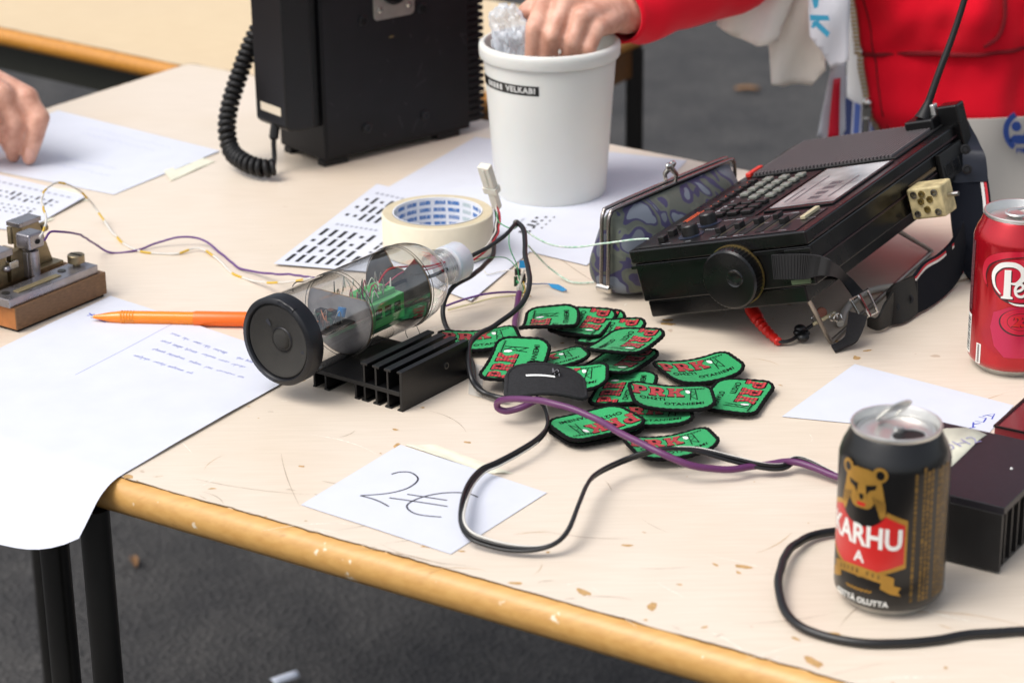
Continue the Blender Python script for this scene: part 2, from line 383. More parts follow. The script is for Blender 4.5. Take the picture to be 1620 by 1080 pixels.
for s, d in ((.058, .60), (1.6, .72), (1.6, .12)):
    a = A_ + dirf * s + V((-dirf.y, dirf.x)) * d - torg.xy; m = MB(1); m.tube([(a.x, a.y, T - TH), (a.x, a.y, 0)], .0128, 14); m.build('leg', DARKST, tbl)
# scratches, chips and dull stains worn into the top, thickest along the near edge
rw_ = random.Random(21); scr = [MB(1), MB(1), MB(1)]; nin = V((-dirf.y, dirf.x))
for i in range(330):
    s = rw_.uniform(.70, 1.62); d = .012 + .80 * rw_.random() ** 2.0; c = A_ + dirf * s + nin * d - torg.xy; t = rw_.random(); zz = T + .00006 + .00001 * (i % 7)
    if t < .60:                                                   # scratch
        a = rw_.gauss(TA + .35, .8); L_ = rw_.choice((.006, .01, .014, .022, .04, .07)) * rw_.uniform(.6, 1.3); bend = rw_.uniform(-.5, .5); w0 = rw_.uniform(.00018, .00055)
        pts = [(c.x + math.cos(a + bend * q / 8) * L_ * (q / 8 - .5), c.y + math.sin(a + bend * q / 8) * L_ * (q / 8 - .5)) for q in range(9)]; vs_, fs_ = stroke(pts, 1)
        vs_ = []
        for q, p in enumerate(pts):
            n_ = V((-math.sin(a), math.cos(a))) * w0 * math.sin(math.pi * (q + .4) / 8.8) * rw_.uniform(.4, 1); vs_ += [(p[0] + n_.x, p[1] + n_.y, zz), (p[0] - n_.x, p[1] - n_.y, zz)]
        scr[rw_.choice((0, 1, 1, 2, 2))].add(vs_, fs_)
    else:                                                         # chip
        r0 = rw_.choice((.0005, .0007, .001, .0014, .0026)) * rw_.uniform(.7, 1.3); a = rw_.gauss(TA, .6); el_ = rw_.uniform(1, 2.8); n_ = 11; ph = rw_.uniform(0, 9)
        P_q = []
        for q in range(n_):
            th_ = 2 * math.pi * q / n_; r1 = r0 * (1 + .55 * NZ.noise(V((math.cos(th_) * 1.7 + ph, math.sin(th_) * 1.7, ph)))); x, y = r1 * el_ * math.cos(th_), r1 * math.sin(th_)
            P_q.append((c.x + x * math.cos(a) - y * math.sin(a), c.y + x * math.sin(a) + y * math.cos(a), zz))
        scr[0].add(P_q, [tuple(range(n_))])
for k_, (c1, nm) in enumerate((('b8935f', 'brown_chips'), ('9a8670', 'grey_scratches'), ('efe6da', 'pale_scratches'))):
    w_ = scr[k_].build('wear_marks', mat(nm, c1, .6, var=.25, vs=400), tbl, smooth=0, fix=False); w_['kind'] = 'stuff'
# the second table behind, a little lower
Z2 = T - .05
p0, p1 = atz(0, 48, Z2).xy, atz(250, 101, Z2).xy; q0, q1 = atz(773, 150, Z2).xy, atz(970, 68, Z2).xy
cn = line_x(p0, p1, q0, q1); dA = (p0 - cn).normalized(); dB = (q1 - q0).normalized()
dep2 = (atz(1037, 41, Z2).xy - cn).length
C2 = [cn, cn + dB * dep2, cn + dB * dep2 + dA * 1.6, cn + dA * 1.6]
LAM2 = laminate('pale_worn_plywood', 'dcc7a4', 'ccb48e', 'efe4d0', TA, 1.0, .4)
EDG2 = varnished('orange_varnished_wood', 'c98a35', 'b97d2c', TA)
tb2, o2 = table('work_table', 'second table with pale worn top and orange edge behind the black case', C2, Z2, .024, LAM2, EDG2)
ap = MB(1); OL = mat('dark_olive_steel', '23241c', .5)
for (a, b) in ((cn + dA * .05 + dB * .035, cn + dA * 1.55 + dB * .035), (cn + dA * .022 + dB * .03, cn + dA * .022 + dB * (dep2 - .02))):
    a = a - o2.xy; b = b - o2.xy; n_ = V((-(b - a).y, (b - a).x)).normalized() * .008
    ap.add([(a.x - n_.x, a.y - n_.y, Z2 - .0245), (b.x - n_.x, b.y - n_.y, Z2 - .0245), (b.x + n_.x, b.y + n_.y, Z2 - .0245), (a.x + n_.x, a.y + n_.y, Z2 - .0245),
            (a.x - n_.x, a.y - n_.y, Z2 - .062), (b.x - n_.x, b.y - n_.y, Z2 - .062), (b.x + n_.x, b.y + n_.y, Z2 - .062), (a.x + n_.x, a.y + n_.y, Z2 - .062)],
           [(0, 1, 2, 3), (7, 6, 5, 4), (0, 4, 5, 1), (1, 5, 6, 2), (2, 6, 7, 3), (3, 7, 4, 0)])
ap.mi[6:] = [1] * 6; ap.build('apron', [OL, mat('brown_wood_apron', '6b4416', .5, var=.2, vs=40)], tb2)
for a in (cn + dA * .1 + dB * (dep2 - .1), cn + dA * 1.5 + dB * .05, cn + dA * 1.5 + dB * (dep2 - .05)):
    a = a - o2.xy; m = MB(1); m.box2((a.x - .0125, a.y - .0125, 0), (a.x + .0125, a.y + .0125, Z2 - .0245)); m.build('leg', DARKST, tb2, bevel=.002)
a = cn + dA * .017 + dB * (dep2 - .022) - o2.xy; m = MB(1); m.box2((a.x - .011, a.y - .011, 0), (a.x + .011, a.y + .011, Z2 - .0245)); m.build('leg', DARKST, tb2, bevel=.002)
# litter on the ground
LEAF = mat('dry_leaf', '7c5a38', .8, var=.3, vs=60)
def litter(name, label, cat, u, v, size, m_, rz):
    p = atz(u, v, 0); k = MB()
    k.grid(lambda a, b: ((a - .5) * size * (1 - (2 * b - 1) ** 2 * .55), (b - .5) * size * 2.4, 3 + 5 * (2 * a - 1) ** 2 + 3 * math.sin(b * 3)), 6, 8)
    o = k.build(name, m_, smooth=60); o.location = (p.x, p.y, 0.001); o.rotation_euler = (0, 0, rz); s = o.modifiers.new('th', 'SOLIDIFY'); s.thickness = .0008
    return tag(o, label, cat)
litter('fallen_leaf', 'brown dry leaf on dark asphalt right of the table legs', 'leaf', 213, 895, 11, LEAF, .3)
litter('fallen_leaf', 'pale brown leaf lying on grey asphalt left of the red jacket', 'leaf', 1182, 146, 22, LEAF, 1.5)
k = MB(); k.grid(lambda a, b: (6 * math.cos(a * 2.6), 6 * math.sin(a * 2.6), 34 * (b - .5)), 10, 4)
o = k.build('paper_scrap', mat('scrap_paper', 'dfe6f4', .6), smooth=60); p = atz(450, 1075, 0.008); o.location = (p.x, p.y, .009); o.rotation_euler = (R(90), 0, R(-55)); s = o.modifiers.new('th', 'SOLIDIFY'); s.thickness = .001
tag(o, 'curled white paper scrap on the asphalt below the table edge', 'litter')
# ------------------------------------------------------------------ sheets of paper
PAPER = mat('white_paper', 'cdd0da', .75, var=.02, vs=40, bump=.5, bs=16)
PAPER2 = mat('white_print_paper', 'd9dde8', .7, var=.02, vs=40)
PENB = mat('blue_ballpoint', '4a58b8', .6)
PENK = mat('black_ballpoint', '23202c', .6)
MASK = mat('masking_tape_strip', 'dcd9c4', .62, var=.06, vs=120, bump=.1, bs=500)
def sheet(name, label, C, mm, curl=None, m_=None, nu=16, nv=12, group=None):
    """C: far-left, far-right, near-right, near-left corners as directions on the table"""
    W_ = [at(u, v, mm) for (u, v) in C]; org = sum(W_, V()) / 4; org.z = T
    def pos(a, b, lift=0.0):
        p = (W_[0] * (1 - a) + W_[1] * a) * (1 - b) + (W_[3] * (1 - a) + W_[2] * a) * b
        return V((p.x, p.y, T + mm * .001 + lift + (curl(a, b) * .001 if curl else 0))) - org
    o = root(name, label, 'paper', org, group=group)
    k = MB(1); k.grid(lambda a, b: pos(a, b), nu, nv)
    s = k.build('page', m_ or PAPER, o, smooth=60, fix=False); q = s.modifiers.new('th', 'SOLIDIFY'); q.thickness = .0001; q.offset = 0; q.use_rim = False
    return o, pos
def ink(o, pos, name, strokes, m_, wd, asp, lift=.00016):
    """strokes drawn in page coordinates 0..1; asp = page width/height"""
    k = MB(1)
    for st in strokes:
        vs, fs = stroke([(x * asp, y) for x, y in st], wd)
        k.add([pos(x / asp, y, lift) for x, y in vs], fs)
    return k.build(name, m_, o, smooth=0, fix=False)
def marks(o, pos, name, rects, m_, lift=.00016):
    k = MB(1)
    for (x0, y0, x1, y1) in rects: k.add([pos(x0, y0, lift), pos(x1, y0, lift), pos(x1, y1, lift), pos(x0, y1, lift)], [(3, 2, 1, 0)])
    return k.build(name, m_, o, smooth=0, fix=False)
def scribble(x0, y0, wd, ht, n, rnd):
    return [(x0 + wd * i / n + rnd.uniform(-.4, .4) * wd / n, y0 + ht * (rnd.random() - .5)) for i in range(n + 1)]
def strip(o, name, C, mm, rag=.0004):
    W_ = [at(u, v, mm) - o.location for (u, v) in C]; k = MB(1)
    def f(a, b):
        p = (W_[0] * (1 - a) + W_[1] * a) * (1 - b) + (W_[3] * (1 - a) + W_[2] * a) * b
        return p + V((0, 0, .00025 * math.sin(a * 9 + b * 3)))
    k.grid(f, 14, 3); s = k.build(name, MASK, o, smooth=60, fix=False); q = s.modifiers.new('th', 'SOLIDIFY'); q.thickness = .00012; q.offset = 1; q.use_rim = False
    return s
rnd = random.Random(3)
# big handwritten sheet hanging over the near edge
def draped():
    P0, P1 = at(175, 469, 1), at(497, 578, 1)                    # far corners
    ux = (P1 - P0).normalized(); side = (at(195, 752) - P1); side.z = 0; side.normalize()
    wd, ln = (P1 - P0).length, .300
    nrm = V((-dirf.y, dirf.x, 0))                                # into the table
    e0 = V((*A_, 0))
    org = P0.copy(); org.z = T
    def pos(a, b, lift=0.0):
        b = b * (1 + .30 * (1 - a)) * (1 - .05 * max(0, (a - .80) / .20) ** 2.5)
        p = P0 + ux * (wd * (a * 1.0)) + side * (ln * b)
        d = -(p - e0).dot(nrm) + .012                            # distance past the bend line
        z = T + .001 + lift
        if d > 0:
            r_, mx = .045, R(43)
            th = min(d / r_, mx); hor = r_ * math.sin(th); ver = r_ * (1 - math.cos(th)); rest = d - r_ * th
            if rest > 0: hor += rest * math.cos(mx) ; ver += rest * math.sin(mx)
            hor += .0
            p = p + nrm * (d - hor); z -= ver
            # the loose corner lifts
            z += .010 * max(0, (b - .86) / .14) ** 2 * (.3 + .7 * (1 - a))
        else:
            z += .0006 * (1 + math.sin(a * 5 + b * 7)) + .0005 * NZ.noise(V((a * 5, b * 6, 2)))
        return V((p.x, p.y, z)) - org
    # more paper to the left, beyond the frame
    o = root('notes_sheet', 'large handwritten sheet hanging over the near table edge under the orange pen', 'paper', org)
    k = MB(1); k.grid(lambda a, b: pos(a, b), 28, 60); s = k.build('page', PAPER, o, smooth=60, fix=False); q = s.modifiers.new('th', 'SOLIDIFY'); q.thickness = .0001; q.use_rim = False
    return o, pos
o, pos = draped()
ln_ = [[(.02 + .5 * i / 20, .01 + i / 20 * .0 + .30 * 0 + .155 - .02 * math.sin(i * .2)) for i in range(0)]]
L_ = []
L_.append([(.2 - .2 * i / 14 * .0 + .17, .02 + .34 * i / 14 + .004 * math.sin(i)) for i in range(15)])
def words(x, y, x1, h, sl=0.0):
    out = []; x00 = x
    while x < x1:
        n = rnd.randint(5, 16); wd_ = n * .0052 * rnd.uniform(.8, 1.2); ln2 = []
        for i in range(n * 3):
            ph = i * 1.9 + rnd.uniform(-.7, .7); tall = h * (2.1 if rnd.random() < .09 else 1)
            ln2.append((x + wd_ * i / (n * 3) + .0016 * math.cos(ph), y + sl * (x - x00) + tall * .5 * math.sin(ph)))
        out.append(ln2); x += wd_ + rnd.uniform(.010, .022)
    return out
for (x, y, x1) in ((.42, .075, .70), (.74, .082, .97), (.43, .118, .55), (.62, .115, .80), (.45, .163, .86), (.43, .213, .70)): L_ += words(x, y, x1, .009, .012)
ink(o, pos, 'handwriting', L_, mat('pale_blue_ink', '8087bd', .6), .0015, .7)
ink(o, pos, 'handwriting', [[(.06 + .1 * i / 16, .105 + .02 * (rnd.random() - .5)) for i in range(17)], [(.12 + .06 * i / 12, .07 + .03 * (rnd.random() - .5)) for i in range(13)], [(.05, .1), (.1, .112), (.16, .118)]], PENB, .0035, .7)
# the price note
o, pos = sheet('price_note', 'small white paper note with handwritten 2 euro price taped near the table edge', [(633, 703), (865, 779), (713, 876), (476, 798)], .5, lambda a, b: .25 * math.sin(a * 3) ** 2)
def note(u, v):                                                    # picture direction -> page coordinates by inverse bilinear (axis-aligned enough)
    C = [at(633, 703), at(865, 779), at(713, 876), at(476, 798)]; p = at(u, v)
    a = b = .5
    for _ in range(30):
        q = (C[0] * (1 - a) + C[1] * a) * (1 - b) + (C[3] * (1 - a) + C[2] * a) * b; e = p - q
        du = (C[1] - C[0]) * (1 - b) + (C[2] - C[3]) * b; dv = (C[3] - C[0]) * (1 - a) + (C[2] - C[1]) * a
        det = du.x * dv.y - du.y * dv.x; a += (e.x * dv.y - e.y * dv.x) / det; b += (du.x * e.y - du.y * e.x) / det
    return a, b
f = lambda L: [note(460 + x / 3, 680 + y / 3) for x, y in [(q.x, q.y) for q in spline([(a, b, 0) for a, b in L], 6)]]
ink(o, pos, 'price_lettering', [f([(478, 210), (520, 200), (570, 203), (603, 228), (590, 255), (540, 283), (450, 303), (330, 312)]), f([(330, 312), (380, 325), (425, 342), (465, 364)]),
    f([(888, 320), (850, 305), (780, 298), (690, 305), (610, 325), (560, 350), (553, 372), (585, 396), (640, 408), (715, 414)]), f([(552, 306), (640, 320), (742, 335)]), f([(468, 323), (600, 342), (745, 364)])], PENK, .0115, 1.1)
strip(o, 'tape_strip', [(640, 703), (690, 703), (812, 748), (770, 748)], .75)
# note on the right, behind the black can
o, pos = sheet('name_note', 'white paper note with blue handwriting behind the black beer can', [(1352, 576), (1604, 641), (1560, 690), (1237, 659)], .4, lambda a, b: .2 * (1 - a))
bl = lambda a, b: [(.955 + a * .03, .50 + b * .35) for a, b in ()]
ink(o, pos, 'handwriting', [[(.90, .46), (.945, .34), (.955, .50)], [(.915, .42), (.95, .43)], [(.885, .62), (.93, .62), (.925, .5), (.885, .5)], [(.89, .72), (.92, .66)], [(.885, .66), (.905, .80)], [(.875, .86), (.915, .78)], [(.895, .82), (.91, .94)], [(.87, .93), (.885, 1.0), (.905, .97), (.895, .9), (.87, .93)]], PENB, .012, 1.4)
# practice sheets with dots and dashes
def morse(o, pos, x0, y0, x1, y1, rows, cols, rnd, dash=.7, scale=1.0):
    rc = []
    dx, dy = (x1 - x0) / cols, (y1 - y0) / rows
    for i in range(rows):
        for j in range(cols):
            cx, cy = x0 + (j + .5) * dx, y0 + (i + .5) * dy; kx = dx * .2
            if rnd.random() < dash: rc.append((cx - kx, cy - dy * .40, cx + kx, cy + dy * .40))
            else: rc.append((cx - kx, cy - dy * .13, cx + kx, cy + dy * .13))
    return rc
def faint(x0, y0, x1, y1, n):
    return [(x0 + (x1 - x0) * i / n, y0, x0 + (x1 - x0) * (i + .6) / n, y1) for i in range(n)]
GREYINK = mat('grey_print', '9a9caa', .7)
# wide sheet under the bucket
o, pos = sheet('plain_sheet', 'large white sheet under the white bucket reaching towards the purse', [(752, 217), (1087, 254), (928, 421), (555, 330)], .4, lambda a, b: .6 * a * b)
marks(o, pos, 'printed_marks', [(.66, .72 + .035 * i, .672 + .012 * (i % 3), .735 + .035 * i) for i in range(5)] + [(.69, .70 + .035 * i, .70, .714 + .035 * i) for i in range(5)] + [(.72, .69 + .035 * i, .728, .70 + .035 * i) for i in range(4)], BLACKINK)
o, pos = sheet('torn_sheet', 'torn white sheet edge lying below the masking tape roll and bottle neck', [(660, 330), (860, 380), (745, 478), (600, 420)], .75, lambda a, b: 1.2 * a * a * b)
o, pos = sheet('code_sheet', 'morse practice sheet of bold dashes lying left of the masking tape roll', [(596, 291), (830, 345), (700, 440), (433, 419)], 1.3, lambda a, b: 1.0 * (1 - a) * b)
rc = morse(o, pos, .02, .56, .38, .97, 4, 6, rnd, .75) + morse(o, pos, .03, .14, .34, .44, 3, 6, rnd, .7) + morse(o, pos, .42, .36, .60, .80, 7, 4, rnd, .75) + [(.40, .83, .425, .9)]
marks(o, pos, 'printed_marks', rc, BLACKINK); marks(o, pos, 'printed_captions', faint(.06, .50, .34, .52, 9) + faint(.06, .09, .30, .11, 7) + faint(.4, .31, .6, .325, 6), GREYINK)
# left rear sheets
o, pos = sheet('pencil_sheet', 'white sheet with faint pencil lines taped down beneath the hand', [(92, 176), (348, 240), (180, 308), (-110, 250)], .5, lambda a, b: .8 * (1 - b))
ink(o, pos, 'handwriting', [scribble(.30 + .02 * j, .14 + .09 * j, .5 - .06 * j, .03, 40, rnd) for j in range(2)] + [scribble(.45, .62, .33, .03, 40, rnd), scribble(.52, .74, .3, .03, 36, rnd)], mat('pencil_grey', 'b9bedb', .8), .004, 1.3)
strip(o, 'tape_strip', [(258, 270), (322, 250), (340, 255), (270, 286)], .9)
strip(o, 'tape_strip', [(20, 288), (120, 300), (140, 318), (30, 305)], .9)
o, pos = sheet('code_sheet', 'morse practice sheet taped at the left behind the brass key', [(-60, 262), (137, 314), (40, 366), (-190, 345)], .6, lambda a, b: 2.2 * a * (1 - b) + .2)
rc = morse(o, pos, .30, .22, .92, .40, 2, 13, rnd, .35) + morse(o, pos, .34, .46, .86, .66, 3, 11, rnd, .3) + morse(o, pos, .4, .74, .7, .9, 2, 6, rnd, .3)
marks(o, pos, 'printed_marks', rc, BLACKINK); marks(o, pos, 'printed_captions', faint(.35, .10, .95, .13, 12), GREYINK)
strip(o, 'tape_strip', [(30, 356), (70, 338), (86, 346), (20, 372)], .9)
# ------------------------------------------------------------------ drink cans
ALU = mat('bare_aluminium', 'd8d7d3', .36, metal=.85, var=.05, vs=60, rvar=.06)
def can(name, label, loc, H_, bodym):
    o = root(name, label, 'can', loc)
    Rb = 33.1
    b = MB(); prof = [(29.6, 5.6), (31.2, 7.4), (32.6, 9.4), (Rb, 12)] + [(Rb, z) for z in (30, 50, 70, H_ - 20)] + [(Rb - .5, H_ - 17.5), (Rb - 2.2, H_ - 12.5), (Rb - 4.6, H_ - 8.0), (27.2, H_ - 4.6), (26.3, H_ - 3.2)]
    b.lathe(prof, 72, caps=False); b.build('body', bodym, o, smooth=50)
    a = MB(); a.lathe([(19.5, 9), (22, 3), (23.3, .4), (24.6, 0), (25.6, 1.2), (27.6, 3.5), (29.7, 5.7)], 60, caps=False); a.build('base_rim', ALU, o, smooth=60)
    r = MB(); r.lathe([(26.2, H_ - 3.4), (26.9, H_ - 2.6), (27.1, H_ - 1.0), (26.7, H_), (25.8, H_), (25.2, H_ - 1.0), (24.6, H_ - 5.0), (23.6, H_ - 6.6), (22.6, H_ - 5.4), (21.5, H_ - 5.0), (14, H_ - 4.7), (0, H_ - 4.7)], 64, caps=False)
    lid = r.build('lid', ALU, o, smooth=50)
    return o, lid
def wrapmesh(vs, fs, o, name, m_, d0, z0, rr=33.22, sx=1, smooth=0):
    """wrap flat artwork (mm, origin at angle d0 and height z0) round a can"""
    k = MB(); k.add([(rr * math.cos(d0 + x * sx / 33.1), rr * math.sin(d0 + x * sx / 33.1), z0 + y) for x, y in vs], fs)
    return k.build(name, m_, o, smooth=60, fix=False)
def cutstrips(vs, fs, step=2.0):
    bm = bmesh.new(); q = [bm.verts.new((x, y, 0)) for x, y in vs]
    for f_ in fs:
        try: bm.faces.new([q[i] for i in f_])
        except ValueError: pass
    xs = [p.co.x for p in bm.verts]; a = min(xs) + step
    while a < max(xs):
        bmesh.ops.bisect_plane(bm, geom=bm.verts[:] + bm.edges[:] + bm.faces[:], plane_co=(a, 0, 0), plane_no=(1, 0, 0), dist=1e-5); a += step
    bm.verts.index_update(); r = ([(p.co.x, p.co.y) for p in bm.verts], [tuple(p.index for p in f_.verts) for f_ in bm.faces]); bm.free(); return r
def poly(pts): return pts, [tuple(range(len(pts)))]
def ell(cx, cy, a, b, n=20, t0=0, t1=2 * math.pi): return [(cx + a * math.cos(t0 + (t1 - t0) * i / n), cy + b * math.sin(t0 + (t1 - t0) * i / n)) for i in range(n + (0 if t1 - t0 > 6.2 else 1))]
KB = mat('black_lacquer', '080707', .3, coat=.15, var=.2, vs=40)
GOLD = mat('gold_ink', 'b98d3f', .38, metal=.55, var=.12, vs=90); GOLDD = mat('dim_gold_ink', '7d6232', .45, metal=.5, var=.45, vs=220)
LRED = mat('label_red', 'c01d1c', .35, coat=.3); LWHT = mat('label_white', 'e2e2dc', .4)
kp = (.2256, 1.2763)
o, lid = can('beer_can', 'opened black beer can with gold bear and red label nearest the camera', (kp[0], kp[1], T), 115.2, KB)
fa = math.atan2(-kp[1], -kp[0]); dl = fa + R(-33)                  # facing the camera; centre line of the emblem
def art(pts, name, m_, z0=0, rr=33.2, step=2.0): return wrapmesh(*cutstrips(*poly(pts), step), o, name, m_, dl, z0, rr)
hexo = [(-28.6, 67), (-14, 72.5), (14, 72.5), (28.6, 66.5), (28.6, 36), (10, 29), (0, 26.5), (-10, 29), (-28.6, 36)]
hexi = [(-27.2, 64.2), (-14, 69.5), (14, 69.5), (27.2, 63.6), (27.2, 38.6), (10, 31.5), (0, 29), (-10, 31.5), (-27.2, 38.6)]
art(hexo, 'label_border', GOLD); art(hexi, 'label_field', LRED, rr=33.3)
art(ell(0, 74, 16.5, 14, 24), 'label_notch', KB, rr=33.42)         # black bib under the bear's head
vs, fs = text2d('KARHU', 18.5, .55, 1.0, 2.0); wrapmesh(vs, fs, o, 'lettering', LWHT, dl, 53.5, 33.45, .84)
vs, fs = text2d('A', 10, .25, 1, 2); wrapmesh(vs, fs, o, 'lettering', LWHT, dl, 39.8, 33.45)
# bear's head
art([(-13, 84), (-12, 91), (-9.5, 95.5), (-4, 97), (4, 97), (9.5, 95.5), (12, 91), (13.5, 84), (15, 76), (15.5, 69), (12.5, 66.5), (11, 71), (8.5, 76.5), (6.5, 73), (4, 71.5), (-4, 71.5), (-6.5, 73), (-8.5, 76.5), (-11, 71), (-12.5, 66.5), (-15.5, 69), (-15, 76)], 'bear_head', GOLD, rr=33.5)
for s in (-1, 1):
    art(ell(s * 11.2, 94.8, 4.6, 4.8, 18), 'bear_ear', GOLD, rr=33.49); art(ell(s * 11.4, 94.6, 2.6, 2.9, 14), 'bear_ear', KB, rr=33.55)
    art([(s * 2.6, 86.6), (s * 9.6, 88.2), (s * 8.8, 85.2), (s * 5.4, 83.8), (s * 3.6, 81), (s * 3.9, 76)], 'bear_eye', KB, rr=33.58)
    for q in range(5): art([(s * (7.2 + q * 1.5), 80.5 - q * .5), (s * (7.7 + q * 1.5), 80.5 - q * .5), (s * (9.2 + q * 1.3), 71 + q * .2), (s * (8.9 + q * 1.3), 71 + q * .2)], 'bear_fur', KB, rr=33.58)
art([(-1.7, 80.6), (1.7, 80.6), (1.2, 77.6), (0, 76.6), (-1.2, 77.6)], 'bear_nose', KB, rr=33.58); art([(-3.2, 75.2), (3.2, 75.2), (2.4, 73), (-2.4, 73)], 'bear_mouth', LRED, rr=33.58)
rb = [(x, 30.5 - x * x * .0085 + 3.2) for x in range(-22, 23, 2)] + [(x, 30.5 - x * x * .0085 - 3.2) for x in range(22, -23, -2)]
art(rb, 'ribbon', GOLD, rr=33.5)
for s in (-1, 1): art([(s * 15, 26.5), (s * 22, 24.5), (s * 26.5, 23), (s * 24.5, 20.4), (s * 26.5, 17.5), (s * 20, 19), (s * 14, 22)], 'ribbon', GOLD, rr=33.45)
for q in range(9):
    if q != 5: x = -15 + q * 3.4; art([(x, 32 - x * x * .0085), (x + 1.5, 32 - x * x * .0085), (x + 1.5, 29.2 - x * x * .0085), (x, 29.2 - x * x * .0085)], 'ribbon_mark', GOLDD, rr=33.6)
wrapmesh(*stroke([(-9 + i * .9, 18.6 + .8 * math.sin(i * 2.3)) for i in range(21)], 1.0), o, 'script_line', GOLD, dl, 0, 33.4)
vs, fs = text2d('KEITTÄ OLUTTA', 4.9, .16, 1.02, 2); wrapmesh(vs, fs, o, 'lettering', LWHT, dl + .02, 11.6, 33.42)
k = MB(); rg = random.Random(5)                                    # small print up the right side
for c_ in range(11):
    x0 = 13.6 + c_ * 2.75; z = 13.0
    if c_ in (1, 5): continue
    while z < 96:
        ln = rg.uniform(1.2, 4.2); d = fa + x0 / 33.1
        k.add([(33.22 * math.cos(d + q / 33.1), 33.22 * math.sin(d + q / 33.1), zz) for q, zz in ((-.85, z), (.85, z), (.85, z + ln), (-.85, z + ln))], [(0, 1, 2, 3)]); z += ln + rg.uniform(.5, 1.0)
k.build('small_print', GOLDD, o, smooth=0, fix=False)
def lid_parts(o, lid, H_, ang, opened=True):
    zt = H_ - 4.7; X = M.Rotation(ang, 4, 'Z')
    if opened:
        q = MB(); q.add([(x, y, zt + .12) for x, y in ell(12, 0, 8.6, 10.4, 28)], [tuple(range(28))], x=X); q.build('mouth_opening', mat('can_inside', '0b0a09', .5), lid, smooth=0)
        q = MB(); q.tube([V((x, y, zt + .3)) for x, y in ell(12, 0, 9.0, 10.8, 32)], .7, 6, closed=True, x=X); q.build('mouth_rim', ALU, lid)
        q = MB(); q.lathe([(23.2, zt - .2), (22.4, zt + .25), (21.6, zt)], 60, caps=False); q.build('panel_bead', ALU, lid)
    Y = X @ M.Translation((-1.5 - (2 if opened else 0), 0, zt + 3.0 + (7.5 if opened else 0))) @ M.Rotation(R(-44 if opened else 0), 4, 'Y')
    q = MB(); q.tube([V((x, y, 0)) for x, y in rrect(25, 15, 7.4, 8)], 1.5, 8, closed=True, flat=.7, x=Y); q.box((5.5, 0, -.2), (8.5, 12.5, .9), x=Y); q.build('pull_tab', ALU, lid, smooth=50)
    q = MB(); q.lathe([(3.2, zt), (3.2, zt + 2.4), (2, zt + 2.9), (0, zt + 2.9)], 20, x=X @ M.Translation((2.5, 0, 0))); q.build('rivet', ALU, lid)
lid_parts(o, lid, 115.2, R(-62))
# the red can
DRED = mat('metallic_red_lacquer', 'b0101f', .2, metal=.55, coat=.5, var=.12, vs=30)
DDK = mat('dark_maroon_ink', '3c0a12', .35, coat=.3); DPK = mat('bright_red_ink', 'd01f3c', .3, metal=.35, coat=.4); DMG = mat('magenta_ink', 'c02048', .3, metal=.4, coat=.4)
dp = (.37475, 1.6472)
o, lid = can('soda_can', 'unopened dark red soda can with white lettering at the right edge', (dp[0], dp[1], T), 122, DRED)
fa = math.atan2(-dp[1], -dp[0]); lid_parts(o, lid, 122, R(200), False)
dl = fa + R(1)
def art(pts, name, m_, z0=0, rr=33.2, step=2.0): return wrapmesh(*cutstrips(*poly(pts), step), o, name, m_, dl, z0, rr)
def arts(pts, wd, name, m_, rr=33.3):
    S = [(q.x, q.y) for q in spline([(a, b, 0) for a, b in pts], 8)]; vs, fs = stroke(S, 1)
    if callable(wd):
        n = len(S); vs = []
        for i, p in enumerate(S):
            t = V(S[min(i + 1, n - 1)]) - V(S[max(i - 1, 0)]); t = t.normalized(); nn = V((-t.y, t.x)) * wd(i / (n - 1)) / 2; vs += [tuple(V(p) + nn), tuple(V(p) - nn)]
    else: vs, fs = stroke(S, wd)
    return wrapmesh(vs, fs, o, name, m_, dl, 0, rr)
art(ell(2, 77, 21.5, 17.5, 40), 'emblem_shadow', DDK, rr=33.2); art(ell(2, 78.2, 20.8, 16.6, 40), 'emblem_field', DPK, rr=33.3)
arts([(-23.5, 72), (-26.5, 80), (-23, 90), (-10, 97), (8, 99), (22, 97)], lambda t: 1 + 4 * math.sin(math.pi * t), 'swoosh', DPK)
arts([(-22.5, 70), (-24.5, 79), (-20, 89), (-8, 95), (8, 97)], lambda t: .4 + 1.4 * math.sin(math.pi * t), 'swoosh', DDK, 33.25)
for mm_, dx, dy, rr in ((DDK, .9, -.9, 33.36), (LWHT, 0, 0, 33.45)):
    F = lambda L: [(x + dx, y + dy) for x, y in L]
    arts(F([(-11.5, 67), (-16.5, 73), (-17.5, 82), (-12, 89), (-3, 90.5), (3, 87), (4, 81), (0, 76.5), (-5, 76.2)]), lambda t: .7 + 3.2 * min(1, t * 3) * (1 if t < .8 else max(.25, (1 - t) * 5)), 'lettering', mm_, rr)
    art(F([(-9.4, 86), (-4.6, 86.5), (-4.2, 66.5), (-2.4, 65.6), (-2.5, 64.2), (-11, 63.8), (-11, 65.2), (-9.2, 66)]), 'lettering', mm_, rr=rr + .01)
    arts(F([(-1.2, 70), (3, 71.5), (4.6, 74), (2.6, 76), (0, 74.5), (-1, 71), (.5, 67.3), (4, 66.4), (7, 68.6)]), 2.0, 'lettering', mm_, rr)
    for x_ in (9.0, 15.5):
        art(F([(x_, 75), (x_ + 2.6, 75.6), (x_ + 2.6, 61), (x_, 61)]), 'lettering', mm_, rr=rr); arts(F([(x_ + 2, 74), (x_ + 5, 75), (x_ + 6, 71), (x_ + 5, 67), (x_ + 2, 67)]), 1.9, 'lettering', mm_, rr)
    art(F([(4.6, 96), (7.6, 96), (7.6, 82), (9, 80.8), (4.2, 80.8), (4.8, 82)]), 'lettering', mm_, rr=rr); arts(F([(7.6, 88), (10, 91), (13, 90)]), 2.2, 'lettering', mm_, rr)
